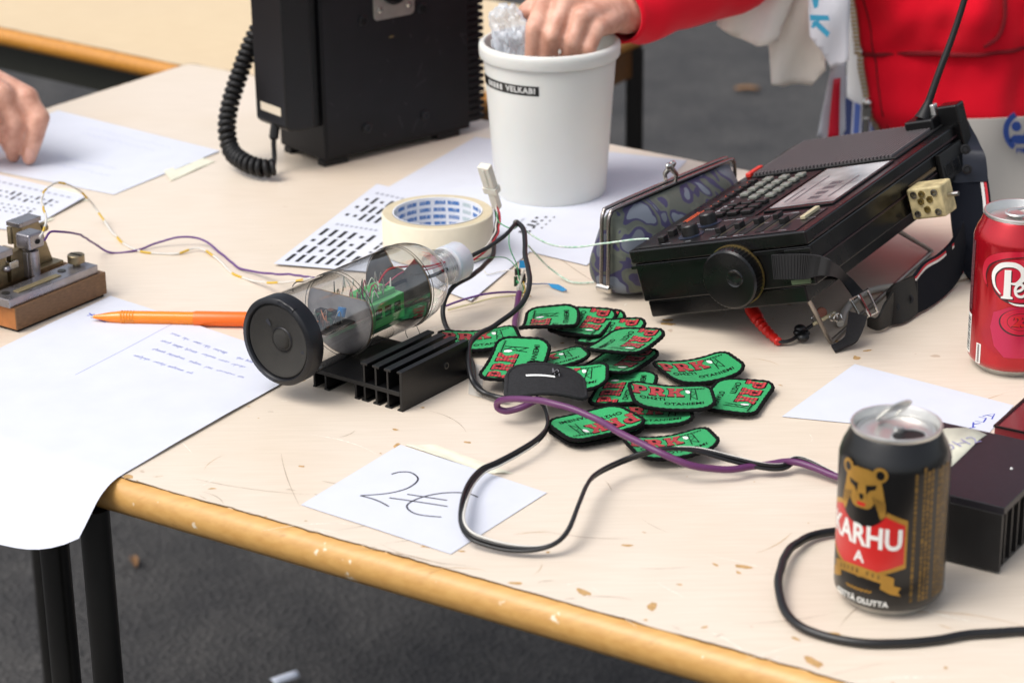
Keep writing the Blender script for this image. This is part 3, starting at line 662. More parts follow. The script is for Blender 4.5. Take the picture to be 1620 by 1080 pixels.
arts([(-5, 61.5), (0, 60), (8, 59.6), (16, 61)], lambda t: .3 + 1.3 * math.sin(math.pi * t), 'swoosh', LWHT)
art([(-16, 52), (-4, 58), (12, 58), (20, 50), (19, 26), (12, 18), (-6, 18), (-14, 26), (-18, 40)], 'bottle_motif', DMG, rr=33.2)
art(ell(4, 46, 15.5, 10.5, 36), 'seal', DDK, rr=33.3); art(ell(4.8, 46.6, 15, 10, 36), 'seal', DPK, rr=33.38)
arts([(4.8 + 13 * math.cos(a * .3), 46.6 + 8.4 * math.sin(a * .3)) for a in range(22)], .5, 'seal_ring', DMG, 33.45); arts([(4.8 + 10 * math.cos(a * .3), 46.6 + 6.6 * math.sin(a * .3)) for a in range(22)], .4, 'seal_ring', DDK, 33.45)
vs, fs = text2d('23', 11, .3, 1, 2); wrapmesh([(x + y * .2, y) for x, y in vs], fs, o, 'lettering', DDK, dl + 4.0 / 33.1, 46.0, 33.46); wrapmesh([(x + y * .2, y) for x, y in vs], fs, o, 'lettering', LRED, dl + 4.8 / 33.1, 46.6, 33.52)
dl = fa + R(-76); art([(-5, 12), (5, 12), (5, 43), (-5, 43)], 'barcode_panel', LWHT)
for q in range(13): art([(-3.6, 14 + q * 2.1), (3.8, 14 + q * 2.1), (3.8, 14.9 + q * 2.1 + (q % 3) * .3), (-3.6, 14.9 + q * 2.1 + (q % 3) * .3)], 'barcode_bar', BLACKINK, rr=33.3)
art([(-6, 45), (5, 45), (5, 100), (-6, 100)], 'panel', DDK)
k = MB(); rg = random.Random(8)
for c_ in range(4):
    z = 47.
    while z < 98:
        ln = rg.uniform(1.5, 4); d = dl + (-4 + c_ * 2.4) / 33.1
        k.add([(33.3 * math.cos(d + q / 33.1), 33.3 * math.sin(d + q / 33.1), zz) for q, zz in ((-.4, z), (.4, z), (.4, z + ln), (-.4, z + ln))], [(0, 1, 2, 3)]); z += ln + .8
k.build('small_print', mat('pale_red_ink', '9c6a70', .5), o, smooth=0, fix=False)
dl = fa + R(-47); art([(-2.4, 8.5), (2.4, 8.5), (2.4, 24), (-2.4, 24)], 'deposit_mark', LWHT)
for q in range(9): art([(-1.1, 9.6 + q * 1.55), (1.1, 9.6 + q * 1.55), (1.1, 10.6 + q * 1.55), (-1.1, 10.6 + q * 1.55)], 'deposit_mark', DDK, rr=33.35)
# ------------------------------------------------------------------ white bucket
bc = V((.0378, 2.0900, T)); BW = mat('white_polythene', 'd8d8d2', .42, var=.045, vs=9, rvar=.08, bump=.02, bs=60, sss=.12)
o = root('bucket', 'white plastic bucket with black embossed label tape', 'bucket', bc)
k = MB(); k.lathe([(0, 4), (48, 4), (49.4, 6), (58.4, 136), (60.2, 136), (60.2, 128), (51.2, 3), (50.2, .8), (48, 0), (0, 0)], 72, caps=False); k.build('wall', BW, o, smooth=45)
k = MB(); k.lathe([(58.4, 135), (58.6, 141), (59.6, 142.6), (62, 142.6), (64, 141), (64.3, 138), (64.0, 131), (63.2, 129.4), (62.4, 130), (62.2, 134.5), (60, 135)], 72, caps=False); k.build('rim', BW, o, smooth=50)
# label tape: radius of the wall at height z
rw = lambda z: 51.2 + (z - 3) / 125 * 9.0 + .25
fa = math.atan2(-bc.y, -bc.x); k = MB()
d0, d1 = fa + R(-86), fa + R(-9.5)
k.grid(lambda a, b: ((rw(106 + 9 * b)) * math.cos(d0 + (d1 - d0) * a), rw(106 + 9 * b) * math.sin(d0 + (d1 - d0) * a), 106 + 9 * b), 30, 2)
lb = k.build('label_tape', mat('black_label_tape', '0e0f0f', .35), o, smooth=60)
vs, fs = text2d('VELKAB!', 7.2, .3, 1.15, 2); k = MB()
k.add([(rw(110 + y) * math.cos(fa + R(-27) + x / 60) * 1.004, rw(110 + y) * math.sin(fa + R(-27) + x / 60) * 1.004, 110.5 + y) for x, y in vs], fs)
for q in range(5): d = fa + R(-66 + q * 4.6); k.add([((rw(110 + b)) * math.cos(d + a) * 1.004, (rw(110 + b)) * math.sin(d + a) * 1.004, 110.5 + b) for a, b in ((-.026, -2.6), (.026, -2.6), (.026, 2.6), (-.026, 2.6))], [(0, 1, 2, 3)])
k.build('lettering', mat('embossed_white', 'c8c8c4', .5), lb, smooth=0, fix=False)
# ------------------------------------------------------------------ masking tape roll
tp = V((-.0622, 1.9238, T)); CREAM = mat('masking_crepe', 'd8cfb9', .7, var=.04, vs=60, bump=.12, bs=350, sss=.05)
def layers():
    m = mat('tape_side', 'c6b99c', .7, var=.05, vs=90); return m
o = root('masking_tape_roll', 'roll of cream masking tape with blue printed core', 'tape', tp + V((0, 0, .0018)))
k = MB(); k.lathe([(38.6, .6), (46.6, 0), (47.8, 1), (47.8, 33.4), (46.8, 34.4), (38.8, 34.2)], 80, caps=False); k.build('tape_winding', [CREAM], o, smooth=50)
k = MB(); k.lathe([(46.6, 34.45), (39, 34.35)], 80, caps=False); k.build('winding_edge', layers(), o, smooth=50)
k = MB(); k.lathe([(38.6, .2), (37.4, .2), (37.4, 34.8), (38.6, 34.8)], 80, caps=False); core = k.build('core', mat('cardboard_core', 'dcdde0', .65), o, smooth=50)
PB = mat('blue_print', '3f74b4', .6); PG = mat('pale_grey_print', 'b5c4c4', .6); kb = MB(); kg = MB(); rg = random.Random(2)
for row in range(5):
    for blk in range(18):
        a0 = 2 * math.pi * blk / 18 + .02; a1 = a0 + .33 * .78
        dst = kg if blk % 6 == 2 else kb; a = a0
        while a < a1:
            wd = rg.uniform(.012, .03); z0, z1 = 3.0 + row * 6.4, 6.4 + row * 6.4
            dst.add([(37.25 * math.cos(q), 37.25 * math.sin(q), z) for q, z in ((a, z0), (a + wd, z0), (a + wd + (.006 if rg.random() < .5 else -.006), z1), (a + rg.uniform(-.005, .005), z1))], [(0, 1, 2, 3)]); a += wd + .007
kb.build('core_print', PB, core, smooth=0, fix=False); kg.build('core_print', PG, core, smooth=0, fix=False)
# ------------------------------------------------------------------ black finned heat sink under the bottle
hd = R(53.3); hc = at(637, 652, 0); hc.z = T
HX = M.Rotation(hd, 4, 'Z')                                       # local x along the fins, y to the left (towards the bottle)
o = root('heat_sink', 'black finned aluminium heat sink under the clear bottle', 'heat sink', hc, hd)
k = MB(); k.box2((0, 2.4, 11.5), (79, 88, 15)); k.build('base_plate', BLKM, o, bevel=.3)
k = MB(); k.box2((0, 0, 0), (79, 2.3, 30)); k.box2((0, -.0, 29.2), (79, 4.6, 30.6)); k.box2((0, 0, -0), (79, 5.0, 1.2)); sp = k.build('side_plate', BLKM, o, bevel=.25)
k = MB(); Xh = M.Translation((52, -.05, 19)) @ M.Rotation(R(90), 4, 'X'); k.lathe([(2.6, 0), (2.6, .5), (1.7, .55), (1.6, .1)], 20, x=Xh); k.build('screw_hole', STEEL, sp)
k = MB(); k.cyl(1.5, .2, .62, 16, x=Xh); k.build('screw_hole', mat('hole_dark', '050505', .8), sp)
for y in (12.5, 23.5, 34.5):
    k = MB(); k.box2((0, y, 15), (79, y + 1.8, 29)); k.box2((0, y - 2.4, 28.6), (79, y + 4.0, 30.4)); k.build('fin', BLKM, o, bevel=.25)
for y in (12.5, 23.5, 34.5, 43, 72, 83):
    k = MB(); k.box2((0, y, 1.2), (79, y + 1.8, 11.5)); k.box2((0, y - 2.2 if y < 80 else y, 0), (79, y + (4.2 if y < 40 else 2.4), 1.4)); k.build('foot_fin', BLKM, o, bevel=.25)
# ------------------------------------------------------------------ clear bottle with a loudspeaker in its cut base
A0 = at(438, 541, 47.5); B0 = at(727, 411, 47.5); ax = (B0 - A0); ax.z = 0; BL = ax.length; ba = math.atan2(ax.y, ax.x)
PET = clear_plastic('clear_bottle_plastic', (.955, .96, .96), 1.3, .10, .07, .2, 22)
bl_ = A0.copy()
rotB = M.Rotation(ba, 3, 'Z') @ M.Rotation(R(90), 3, 'Y')           # local z along the bottle
o = root('bottle_speaker', 'clear plastic bottle with speaker in its base and circuit board inside', 'bottle', A0, rot=rotB)
Lb = BL * 1000; Rb = 32.2
prof = [(Rb, 3), (Rb, 67), (Rb - .5, 69), (Rb, 71), (Rb, 138), (Rb - .5, 140), (Rb, 142), (Rb - .2, 150), (31, 156), (29, 162.5), (26, 168.5), (22, 174), (18, 177.6), (15, 179.6), (13.4, 182), (13.2, 185), (13.2, Lb - 18)]
k = MB(); k.lathe(prof, 64, caps=False); k.build('shell', PET, o, smooth=60)
k = MB()
for z in (Lb - 24, Lb - 21): k.lathe([(13.2, z - .9), (14.8, z - .5), (14.8, z + .5), (13.2, z + .9)], 40, caps=False)
k.lathe([(13.2, Lb - 29.5), (16.2, Lb - 29), (16.2, Lb - 27.4), (13.2, Lb - 27)], 40, caps=False)
k.build('neck_ring', clear_plastic('neck_plastic', (.92, .93, .93), 1.4, .08, .08), o, smooth=40)
CAPM = mat('translucent_white_cap', 'cfd2d8', .4, sss=.3)
k = MB(); k.lathe([(14.2, Lb - 18), (15.4, Lb - 17.4), (15.4, Lb - 1.6), (14.2, Lb), (0, Lb)], 48); k.lathe([(15.5, Lb - 16.5), (15.7, Lb - 16), (15.7, Lb - 15), (15.5, Lb - 14.6)], 48, caps=False); k.build('bottle_cap', CAPM, o, smooth=40)
# loudspeaker
k = MB(); k.lathe([(33.4, 13), (33.6, 1.2), (32.8, 0), (29.4, -.6), (28.6, .4), (28.2, 2.4)], 64, caps=False); k.lathe([(33.4, 13), (32.3, 13.2)], 64, caps=False); rim = k.build('speaker_rim', mat('black_vinyl_tape', '0d0e13', .36, bump=.12, bs=90, spec=.4), o, smooth=50)
k = MB(); k.lathe([(28.4, 2.2), (27.2, 1.2), (25.6, 1.6), (24.4, 2.4), (16, 4.6), (9.4, 6.2), (8.2, 5.2), (7.4, 5.2), (6.6, 4.2), (4.6, 3.4), (2.4, 3.1), (0, 3.0)], 64, caps=False)
cone = k.build('speaker_cone', mat('paper_cone', '25231f', .8, var=.2, vs=60, bump=.1, bs=400), o, smooth=40)
k = MB()
for (x, y, a, ln, wd) in ((-13, 12, -.75, 9, 3.4), (4, -23, 1.4, 6, 2.6)):
    c, s_ = math.cos(a), math.sin(a); k.add([(x + c * ln / 2 * math.cos(t) - s_ * wd / 2 * math.sin(t), y + s_ * ln / 2 * math.cos(t) + c * wd / 2 * math.sin(t), 3.9 - .0 + (-1.3 if math.hypot(x, y) > 20 else 0.0)) for t in [i * .45 for i in range(14)]], [tuple(range(14))])
k.lathe([(9.6, 5.9), (8.9, 5.0)], 40, caps=False); k.build('glue_spot', mat('glue_black', '1a1a20', .5), cone, smooth=0)
k = MB(); k.grid(lambda a, b: (-(30.5 + 3.4 * min(1, b * 2.2)) * math.cos(R(-32 + 26 * a)) * 1.004, (30.5 + 3.4 * min(1, b * 2.2)) * math.sin(R(-32 + 26 * a)) * 1.004, -.9 + 7 * max(0, b - .35) + .4 * math.sin(a * 9)), 8, 6)
tp_ = k.build('tape_flap', mat('black_vinyl_tape', '15161b', .34), rim, smooth=50)
# inside: two dark card discs, a circuit board between them
CARD = mat('dark_card', '4a4743', .7, var=.2, vs=120); CARDE = mat('torn_card_edge', '8d7659', .8, var=.3, vs=200)
def disc(z, cut=None, m_=None, flat=-99):
    k = MB(); n = 44; pts = []
    for i in range(n):
        a = 2 * math.pi * i / n; r = 31.3
        if cut and cut[0] < math.degrees(a) % 360 < cut[1]: r = 16
        pts.append((max(r * math.cos(a), flat), r * math.sin(a)))
    k.prism(pts, z, z + 1.6); d = k.build('disc', m_ or CARD, o, smooth=0)
    e = MB(); e.tube([V((x * 1.004, y * 1.004, z + .8)) for x, y in pts], .55, 5, closed=True); e.build('disc_edge', CARDE, d)
disc(70, None, mat('grey_card', '8a8684', .7, var=.15, vs=90), -15); disc(139, (158, 205))
# in this frame local -x is up, y is left or right
PCB = mat('green_circuit_board', '1d4a33', .4, var=.2, vs=80, coat=.3); TERM = mat('green_terminal_block', '55ac5e', .38)
k = MB(); k.box2((14, -22, 73), (15.6, 22, 138)); pcb = k.build('circuit_board', PCB, o)
k = MB(); k.box2((-6, -20, 84), (14, 8, 122)); k.box2((-10, -15, 88), (-6, 6, 118)); tb = k.build('terminal_block', TERM, pcb, bevel=.8)
for q in range(3):
    k = MB(); k.box2((-1, -20.4, 88 + q * 11), (7, -19.9, 95 + q * 11)); k.build('wire_port', mat('port_dark', '173d20', .6), tb)
    k = MB(); k.cyl(2.2, -9.2, -8, 12, x=M.Translation((0, -9 + 0 * q, 93 + q * 9)) @ M.Rotation(R(-90), 4, 'Y') @ M.Translation((0, 0, 19.2))); k.build('terminal_screw', STEEL, tb)
    k = MB(); k.box2((1, 8, 88 + q * 10), (7, 8.5, 95 + q * 10)); k.build('wire_port', mat('port_dark', '173d20', .6), tb)
k = MB(); k.cyl(3.6, 0, 8.5, 18, x=M.Translation((-1, -14, 77)) @ M.Rotation(R(20), 4, 'X') @ M.Rotation(R(-70), 4, 'Y')); k.build('capacitor', mat('blue_capacitor', '1c6ca6', .3), pcb, bevel=.5)
k = MB(); k.cyl(3.2, 0, 7, 18, x=M.Translation((-2, -8, 62)) @ M.Rotation(R(-70), 4, 'Y')); k.build('capacitor', mat('blue_capacitor', '1c6ca6', .3), pcb, bevel=.5)
rg = random.Random(11)
TIN = mat('tinned_wire', 'b4b0a4', .3, metal=1)
for q in range(26):
    z = rg.uniform(76, 122); y = rg.uniform(-17, 12); h = rg.uniform(5, 13); z2 = z + rg.uniform(-9, 9); y2 = y + rg.uniform(-8, 8)
    k = MB(); k.tube(spline([(-10 if 88 < z < 118 else 12, y, z), (-10 - h * .8, (y + y2) / 2, (z + z2) / 2), (-10 if 88 < z2 < 118 else 11, y2, z2)], 5), .45, 5); k.build('jumper_wire', (TIN, mat('white_wire', 'd8d4c8', .5), mat('pink_wire', 'b85a6a', .5), TIN)[q % 4], pcb)
for q in range(12):
    k = MB(); k.box((2 - rg.uniform(2, 4), rg.uniform(-14, 12), rg.uniform(44, 66)), (rg.uniform(3, 8), rg.uniform(3, 8), rg.uniform(3, 7))); k.build('component', (mat('dark_part', '241f1d', .5), mat('brown_part', '5e3d28', .5), mat('port_dark', '173d20', .6))[q % 3], pcb, bevel=.3)
k = MB(); k.box2((2, -16, 36), (3.2, 14, 69)); k.build('circuit_board', mat('dark_board', '2a2725', .5, var=.3, vs=90), pcb)
for q in range(14):
    z = rg.uniform(36, 62); y = rg.uniform(-16, 16); k = MB(); k.tube(spline([(1, y * .8, z), (1 - rg.uniform(4, 12), y * .8 + rg.uniform(-4, 4), z + rg.uniform(-4, 4)), (1, y * .8 + rg.uniform(-7, 7), z + rg.uniform(-5, 4))], 4), .4, 5); k.build('jumper_wire', (TIN, mat('orange_part', 'b06a38', .5))[q % 2], pcb)
k = MB(); k.lathe([(24, 6), (18, 16), (13, 22), (13, 30), (0, 30)], 40, caps=False); k.build('speaker_basket', mat('basket_grey', '5f5c58', .5, metal=.3), o)
for pts, m_, r_ in (([(-9, 2, 118), (-16, 3, 132), (-13, 1, 152), (-6, 0, 178), (-2, 1, Lb - 6)], mat('red_wire', 'b01c28', .45), .8), ([(-6, -6, 118), (-8, -8, 135), (-3, -6, 155), (2, -2, 180), (2, -1, Lb - 6)], RUB, 1.5), ([(-10, -8, 112), (-14, -6, 138), (-6, -3, 168), (0, 2, Lb - 8)], mat('pink_wire', 'b85a6a', .5), .6)):
    k = MB(); k.tube(spline(pts, 8), r_, 7, m=0); k.build('inner_wire', m_, o)
WH = mat('thin_steel_wire', '6d6a64', .4, metal=.8)
for z in (68, 72, 139.5, 142):
    k = MB(); k.tube([V(((Rb + .35) * math.cos(2 * math.pi * i / 48), (Rb + .35) * math.sin(2 * math.pi * i / 48), z + .5 * math.sin(i * .6))) for i in range(48)], .3, 5, closed=True); k.build('tie_wire', WH, o)
for z in (70, 141):
    for dy in (-7, 7):
        k = MB(); k.tube(spline([(Rb * .9, -13 + dy * .4, z), (Rb + 4, -10 + dy, z + 2), (Rb + 10, -9 + dy * .7, z + 3)], 5), .28, 5); k.build('tie_wire', WH, o)
# ------------------------------------------------------------------ orange pen
ORG = mat('orange_clear_plastic', 'f08300', .2, coat=.3, sss=.25); ORD = mat('orange_plastic', 'ef6a12', .34, sss=.1)
pa, pb = at(143, 501, 6), at(405, 505, 6.5); d = pb - pa; o = root('ballpoint_pen', 'orange ballpoint pen lying across the handwritten sheet', 'pen', pa, rot=d.to_track_quat('Z', 'Y').to_matrix())
k = MB(); k.lathe([(.5, 0), (1.0, 2.4)], 14); k.build('tip', STEEL, o)
k = MB(); k.lathe([(1.3, 2.4), (2.6, 9), (4.2, 17), (5.2, 26), (5.35, 34), (5.3, 84)], 28); 
for q in range(5): k.lathe([(5.3, 25 + q * 2.4), (5.65, 25.7 + q * 2.4), (5.3, 26.4 + q * 2.4)], 28, caps=False)
k.build('barrel', ORG, o, smooth=40)
k = MB(); k.lathe([(5.7, 84), (5.9, 85), (5.9, 132), (5.2, 136), (0, 136)], 28); k.build('cap', ORD, o, smooth=40)
# ------------------------------------------------------------------ morse key on a wooden block
kd = R(55.0); kf = at(28, 527, 0); kf.z = T
o = root('morse_key', 'worn brass and steel morse key on a wooden block at the left edge', 'morse key', kf, kd); o.scale = (1, 1, .80)
WOODB = mat('worn_brown_wood', '77583c', .65, var=.35, vs=30, bump=.1, bs=120, stretch=(6, 60, 60)); WOODL = mat('orange_wood_end', 'a76a38', .55, var=.2, vs=60)
BRS = mat('tarnished_brass', '94866a', .42, metal=.85, var=.3, vs=70, rvar=.12); PLATE = mat('nickel_plate', '9a979b', .32, metal=.9, var=.2, vs=60, rvar=.1)
k = MB(); k.box2((0, 0, 3), (101, 118, 26), 0); k.box2((-.25, 1, 3.5), (-.05, 117, 25.5), 1); k.build('wooden_block', [WOODB, WOODL], o, bevel=1.2)
k = MB(); k.box2((2, 2, 0), (99, 116, 3)); k.build('felt_pad', mat('black_felt', '1c1a18', .9), o)
k = MB(); k.box2((-3, 3, 26), (96, 26, 35)); pl = k.build('metal_plate', PLATE, o, bevel=.6)
k = MB(); k.box2((13, 8.5, 35.02), (60, 15, 36.0)); k.build('name_strip', mat('aged_brass_strip', '9a8c6a', .45, metal=.7), pl, bevel=.2)
for x in (4, 66):
    k = MB(); k.cyl(3.4, 35, 35.8, 20, x=M.Translation((x + 3, 17, 0))); k.build('screw', mat('dark_screw', '4c4a46', .4, metal=.9), pl)
k = MB(); k.lathe([(3, 35), (3, 38), (7, 38.5), (7, 46), (6.4, 46.6), (0, 46.6)], 32, x=M.Translation((86, 17, 0))); ts = k.build('thumb_screw', BRS, pl)
k = MB(); k.box((86, 17, 46.4), (2, 12, 1.2)); k.build('slot', mat('hole_dark', '050505', .8), ts)
k = MB(); k.box2((-20, 42, 26), (96, 112, 31)); k.build('base_plate', BRS, o, bevel=.5)
def hexpost(x, y, z0, z1, r, m_=BRS): 
    k = MB(); k.lathe([(r, z0), (r, z1)], 6, x=M.Translation((x, y, 0))); return k
# upright bracket (tapered plate) behind
k = MB(); k.prism([(62, 0), (92, 0), (80, 46), (60, 46)], 0, 12, x=M.Translation((0, 62, 31)) @ M.Rotation(R(90), 4, 'X')); k.build('upright_bracket', BRS, o, bevel=.6)
k = MB(); k.box2((57, 49, 77.2), (82, 64, 82)); k.build('bracket_cap', PLATE, o, bevel=.5)
k = MB(); k.cyl(5, -6, 0, 20, x=M.Translation((85, 56, 66)) @ M.Rotation(R(-90), 4, 'Y')); k.build('bracket_screw', BRS, o)
# front post with contact
k = MB(); k.box2((48, 33, 31), (60, 44, 58)); k.build('contact_post', PLATE, o, bevel=.8)
k = MB(); k.lathe([(1, 30), (4.6, 34), (4.6, 60), (1, 62)], 20, x=M.Translation((52, 30, 0))); k.build('contact_post', PLATE, o)
k = MB(); k.box2((45, 26, 62), (62, 42, 79)); cb = k.build('contact_block', PLATE, o, bevel=2.2)
k = MB(); k.cyl(2.6, 0, .5, 16, x=M.Translation((54, 25.9, 70)) @ M.Rotation(R(90), 4, 'X')); k.build('set_screw', mat('hole_dark', '050505', .8), cb)
k = MB(); k.cyl(2.4, 58, 63, 16, x=M.Translation((53, 34, 0))); k.build('neck', BRS, cb)
# lever arm and cross bar
k = MB(); k.box2((22, 36, 60), (36, 96, 67)); k.build('cross_arm', PLATE, o, bevel=.6)
k = MB(); k.tube([(-60, 60, 66), (34, 60, 68)], 6.2, 20); k.build('lever', PLATE, o)
k = MB(); k.box2((18, 38, 31), (30, 84, 60)); k.build('pivot_frame', BRS, o, bevel=.6)
k = MB(); k.prism([(34, 31), (60, 31), (48, 62), (36, 62)], 0, 6, x=M.Translation((0, 44, 0)) @ M.Rotation(R(90), 4, 'X')); k.build('brace', BRS, o, bevel=.5)
for (x, y, z, r, h) in ((30, 82, 67, 8.5, 10), (30, 82, 31, 5, 36), (-8, 92, 31, 7, 24)):
    k = MB(); k.lathe([(r, z), (r, z + h - .8), (r - 1, z + h), (0, z + h)], 24, x=M.Translation((x, y, 0))); k.build('knurled_nut', BRS, o)
k = MB(); k.box2((43.5, 45, 66), (46, 49, 84)); k.build('terminal_tab', BRS, o)
for (x, y, z) in ((28, 37, 48), (10, 38, 40)):
    k = MB(); k.ball((x, y - 1, z), 3.2); k.build('ball_contact', PLATE, o)
k = MB(); k.box2((30, 34, 46), (40, 40, 54)); k.build('contact_lug', mat('bright_nickel', 'c2bdb4', .25, metal=1), o, bevel=1)
k = MB(); k.prism([(-60, 96), (36, 92), (36, 104), (-60, 112)], 66, 71); k.build('rear_bar', mat('grey_green_steel', '7d8580', .4, metal=.7), o, bevel=.5)
k = MB(); k.box2((20, 86, 31), (32, 100, 66)); k.build('rear_post', BRS, o, bevel=.5)
k = MB(); k.box2((-60, 50, 31), (14, 84, 44)); k.build('magnet_block', BRS, o, bevel=1)
k = MB(); k.tube(spline([(-42, 8, 30), (-20, 16, 33), (2, 26, 42), (14, 34, 54), (15, 40, 64)], 8), 1.0, 7); k.build('purple_lead', mat('purple_wire', '5c3478', .45), o)
# ------------------------------------------------------------------ amplifier block at the right
ac = at(1582, 910, 0); ac.z = T; aa = R(-33.2)
o = root('amplifier_block', 'dark finned metal block with masking tape label behind the beer can', 'amplifier', ac, aa)
PUR = mat('purple_black_anodise', '1e1c22', .45, var=.15, vs=200, bump=.04, bs=700, spec=.45); FINM = mat('dark_fin', '1b1a1a', .45, var=.2, vs=80)
k = MB(); k.box2((-92, 0, 41), (0, 103, 46)); k.build('top_plate', PUR, o, bevel=.5)
k = MB(); k.box2((-92, 0, 1.5), (-1, 3, 40.9)); k.build('front_plate', FINM, o, bevel=.4)
for q in range(9):
    k = MB(); k.box2((-91, 9 + q * 10.4, 3), (-2, 11 + q * 10.4, 40.9)); k.build('fin', FINM, o, bevel=.2)
k = MB(); k.box2((-92, 4, 0), (-84, 102, 3)); k.box2((-12, 4, 0), (-4, 102, 3)); k.build('foot_rail', FINM, o)
AXi = (M.Translation(ac) @ M.Rotation(aa, 4, 'Z')).inverted(); tl = [(AXi @ at(u, v, 46.4)) * 1000 for u, v in ((1440, 690), (1497, 677), (1530, 676), (1546, 680), (1561, 687), (1549, 695), (1528, 716), (1505, 738), (1460, 752))]
k = MB(); k.add(tl, [tuple(range(9))])
lb = k.build('tape_label', MASK, o, smooth=60); q = lb.modifiers.new('th', 'SOLIDIFY'); q.thickness = .0002
vs, fs = text2d('OH2', 15, -.3, 1.1); k = MB(); a_ = R(62)
tc_ = (AXi @ at(1517, 702, 47)) * 1000
k.add([(tc_.x + (x * math.cos(a_) - y * math.sin(a_)), tc_.y + (x * math.sin(a_) + y * math.cos(a_)), 47.1) for x, y in vs], fs); k.build('handwriting', mat('faded_pen', '8d88b8', .6), lb, smooth=0, fix=False)
k = MB(); k.ball((-18, 56, 46.1), .9); k.build('paint_fleck', WHITE, o)
# red acrylic box behind it
rc_ = at(1573, 675, 26); rc_.z = T
o = root('red_box', 'glossy dark red box at the right edge behind the amplifier block', 'box', rc_, R(-33))
k = MB(); k.box2((0, 0, 0), (120, 75, 26)); k.build('case', mat('red_acrylic', '6e1a22', .25, coat=.3), o, bevel=.8)
k = MB(); k.box2((-.6, -.6, 26.05), (.9, 75.6, 27.3)); k.box2((-.6, -.6, 26.05), (120, .9, 27.3)); k.build('edge_trim', BLKG, o)
# ------------------------------------------------------------------ black radio telephone with handset
cc = V((-.176, 2.171, T)); ca = R(38.6)
o = root('field_telephone', 'tall black radio telephone case with handset and coiled cord', 'telephone', cc, ca)
CASE = mat('matt_black_case', '101013', .5, var=.2, vs=40, bump=.05, bs=500, spec=.28)
k = MB(); k.box2((0, 0, 6), (176, 78, 330)); body = k.build('case', CASE, o, bevel=2)
k = MB(); k.box2((2, -1.2, 10), (174, -.05, 326)); k.build('front_panel', CASE, body, bevel=.6)
for (x, y) in ((14, 8), (150, 8), (14, 66), (150, 66)):
    k = MB(); k.box2((x - 14, y - 6, 0), (x + 14, y + 6, 6)); k.build('foot', RUB, body, bevel=.8)
for q in range(46):
    k = MB(); k.box2((176.2, 3, 12 + q * 6.9), (197, 74, 16.6 + q * 6.9)); k.build('cooling_fin', CASE, o, bevel=.6)
k = MB(); k.box2((176.1, 5, 10), (192, 72, 328)); k.build('fin_base', CASE, o)
CXi = (M.Translation(cc) @ M.Rotation(ca, 4, 'Z')).inverted()
def cface(u, v):
    a_ = CXi @ CAM; d_ = CXi.to_3x3() @ ray(u, v); p_ = (a_ + d_ * (-a_.y / d_.y)) * 1000; return p_.x, p_.z
for (x, z) in (cface(579, 202), cface(671, 182), cface(573, 33), cface(666, 13)):
    k = MB(); k.lathe([(5.2, 0), (5.2, 1.2), (4.4, 1.8), (2.2, 1.8), (1.8, .9), (0, .9)], 24, x=M.Translation((x, -1.2, z)) @ M.Rotation(R(90), 4, 'X')); k.build('screw', mat('black_screw', '1b1b1c', .3, metal=.5), body)
px_, pz_ = cface(621, 27)
k = MB(); k.prism(rrect(48, 62, 5), 0, 2.2, x=M.Translation((px_, -1.3, pz_ + 31)) @ M.Rotation(R(90), 4, 'X')); pl = k.build('socket_plate', mat('satin_metal', 'a5a39c', .35, metal=.9, var=.1, vs=90), body, bevel=.5)
XS = M.Translation((px_, -3.5, pz_ + 28)) @ M.Rotation(R(90), 4, 'X')
k = MB(); k.lathe([(15, 0), (15, 3), (12.4, 3.4), (12, .4), (0, .4)], 36, x=XS); k.build('round_socket', mat('socket_dark', '1a1a1a', .35, metal=.5), pl)
for q in range(5): k = MB(); k.cyl(1.5, .4, 2.2, 10, x=XS @ M.Translation((6.5 * math.cos(q * 1.256), 6.5 * math.sin(q * 1.256), 0))); k.build('pin', CHROME, pl)
for (x, z) in ((px_ - 17, pz_ + 10), (px_ + 17, pz_ + 10), (px_ - 17, pz_ + 52), (px_ + 17, pz_ + 52)):
    k = MB(); k.lathe([(3.2, 0), (3.0, 1), (0, 1.3)], 16, x=M.Translation((x, -3.5, z)) @ M.Rotation(R(90), 4, 'X')); k.build('screw', CHROME, pl)
k = MB(); k.ball((cface(618, 58)[0], -1.6, cface(618, 58)[1]), 1.6, sq=(2, .4, .7)); k.build('paint_chip', mat('brass_chip', '6a5a3a', .5, metal=.4), body)
sc_ = MB(); rs_ = random.Random(12)
for q in range(26):
    x, z_, a_ = rs_.uniform(8, 168), rs_.uniform(14, 190), rs_.uniform(0, 3.1); L_ = rs_.choice((2, 4, 7, 14)); vs_, fs_ = stroke([(x - L_ * math.cos(a_) / 2, z_ - L_ * math.sin(a_) / 2), (x, z_ + .3), (x + L_ * math.cos(a_) / 2, z_ + L_ * math.sin(a_) / 2)], rs_.uniform(.25, .6)); sc_.add([(p[0], -1.26, p[1]) for p in vs_], fs_)
sc_.build('scratches', mat('rubbed_grey', '37373a', .5), body, smooth=0)
# handset on the left side
k = MB(); k.box2((-12, 6, 40), (0, 56, 320)); k.build('cradle', BLK, o, bevel=1)
k = MB(); k.prism([(-44, 48), (-40, 44), (-30, 42), (-13, 42), (-12, 44), (-12, 318), (-44, 318)], -2, 50, x=M.Rotation(R(90), 4, 'X') @ M.Diagonal((1, 1, -1, 1))); h = k.build('handset', mat('handset_black', '0e0e10', .42, bump=.03, bs=700, spec=.35), o, bevel=3.5, seg=3)
k = MB(); k.box2((-44.4, 6, 58), (-43.9, 40, 66)); k.build('name_plate', mat('cream_plate', 'cfc3ae', .5), h)
k = MB(); k.box2((-46.5, -4, 262), (-12, 52, 300)); k.build('ear_piece', mat('handset_black', '121214', .4), h, bevel=4)
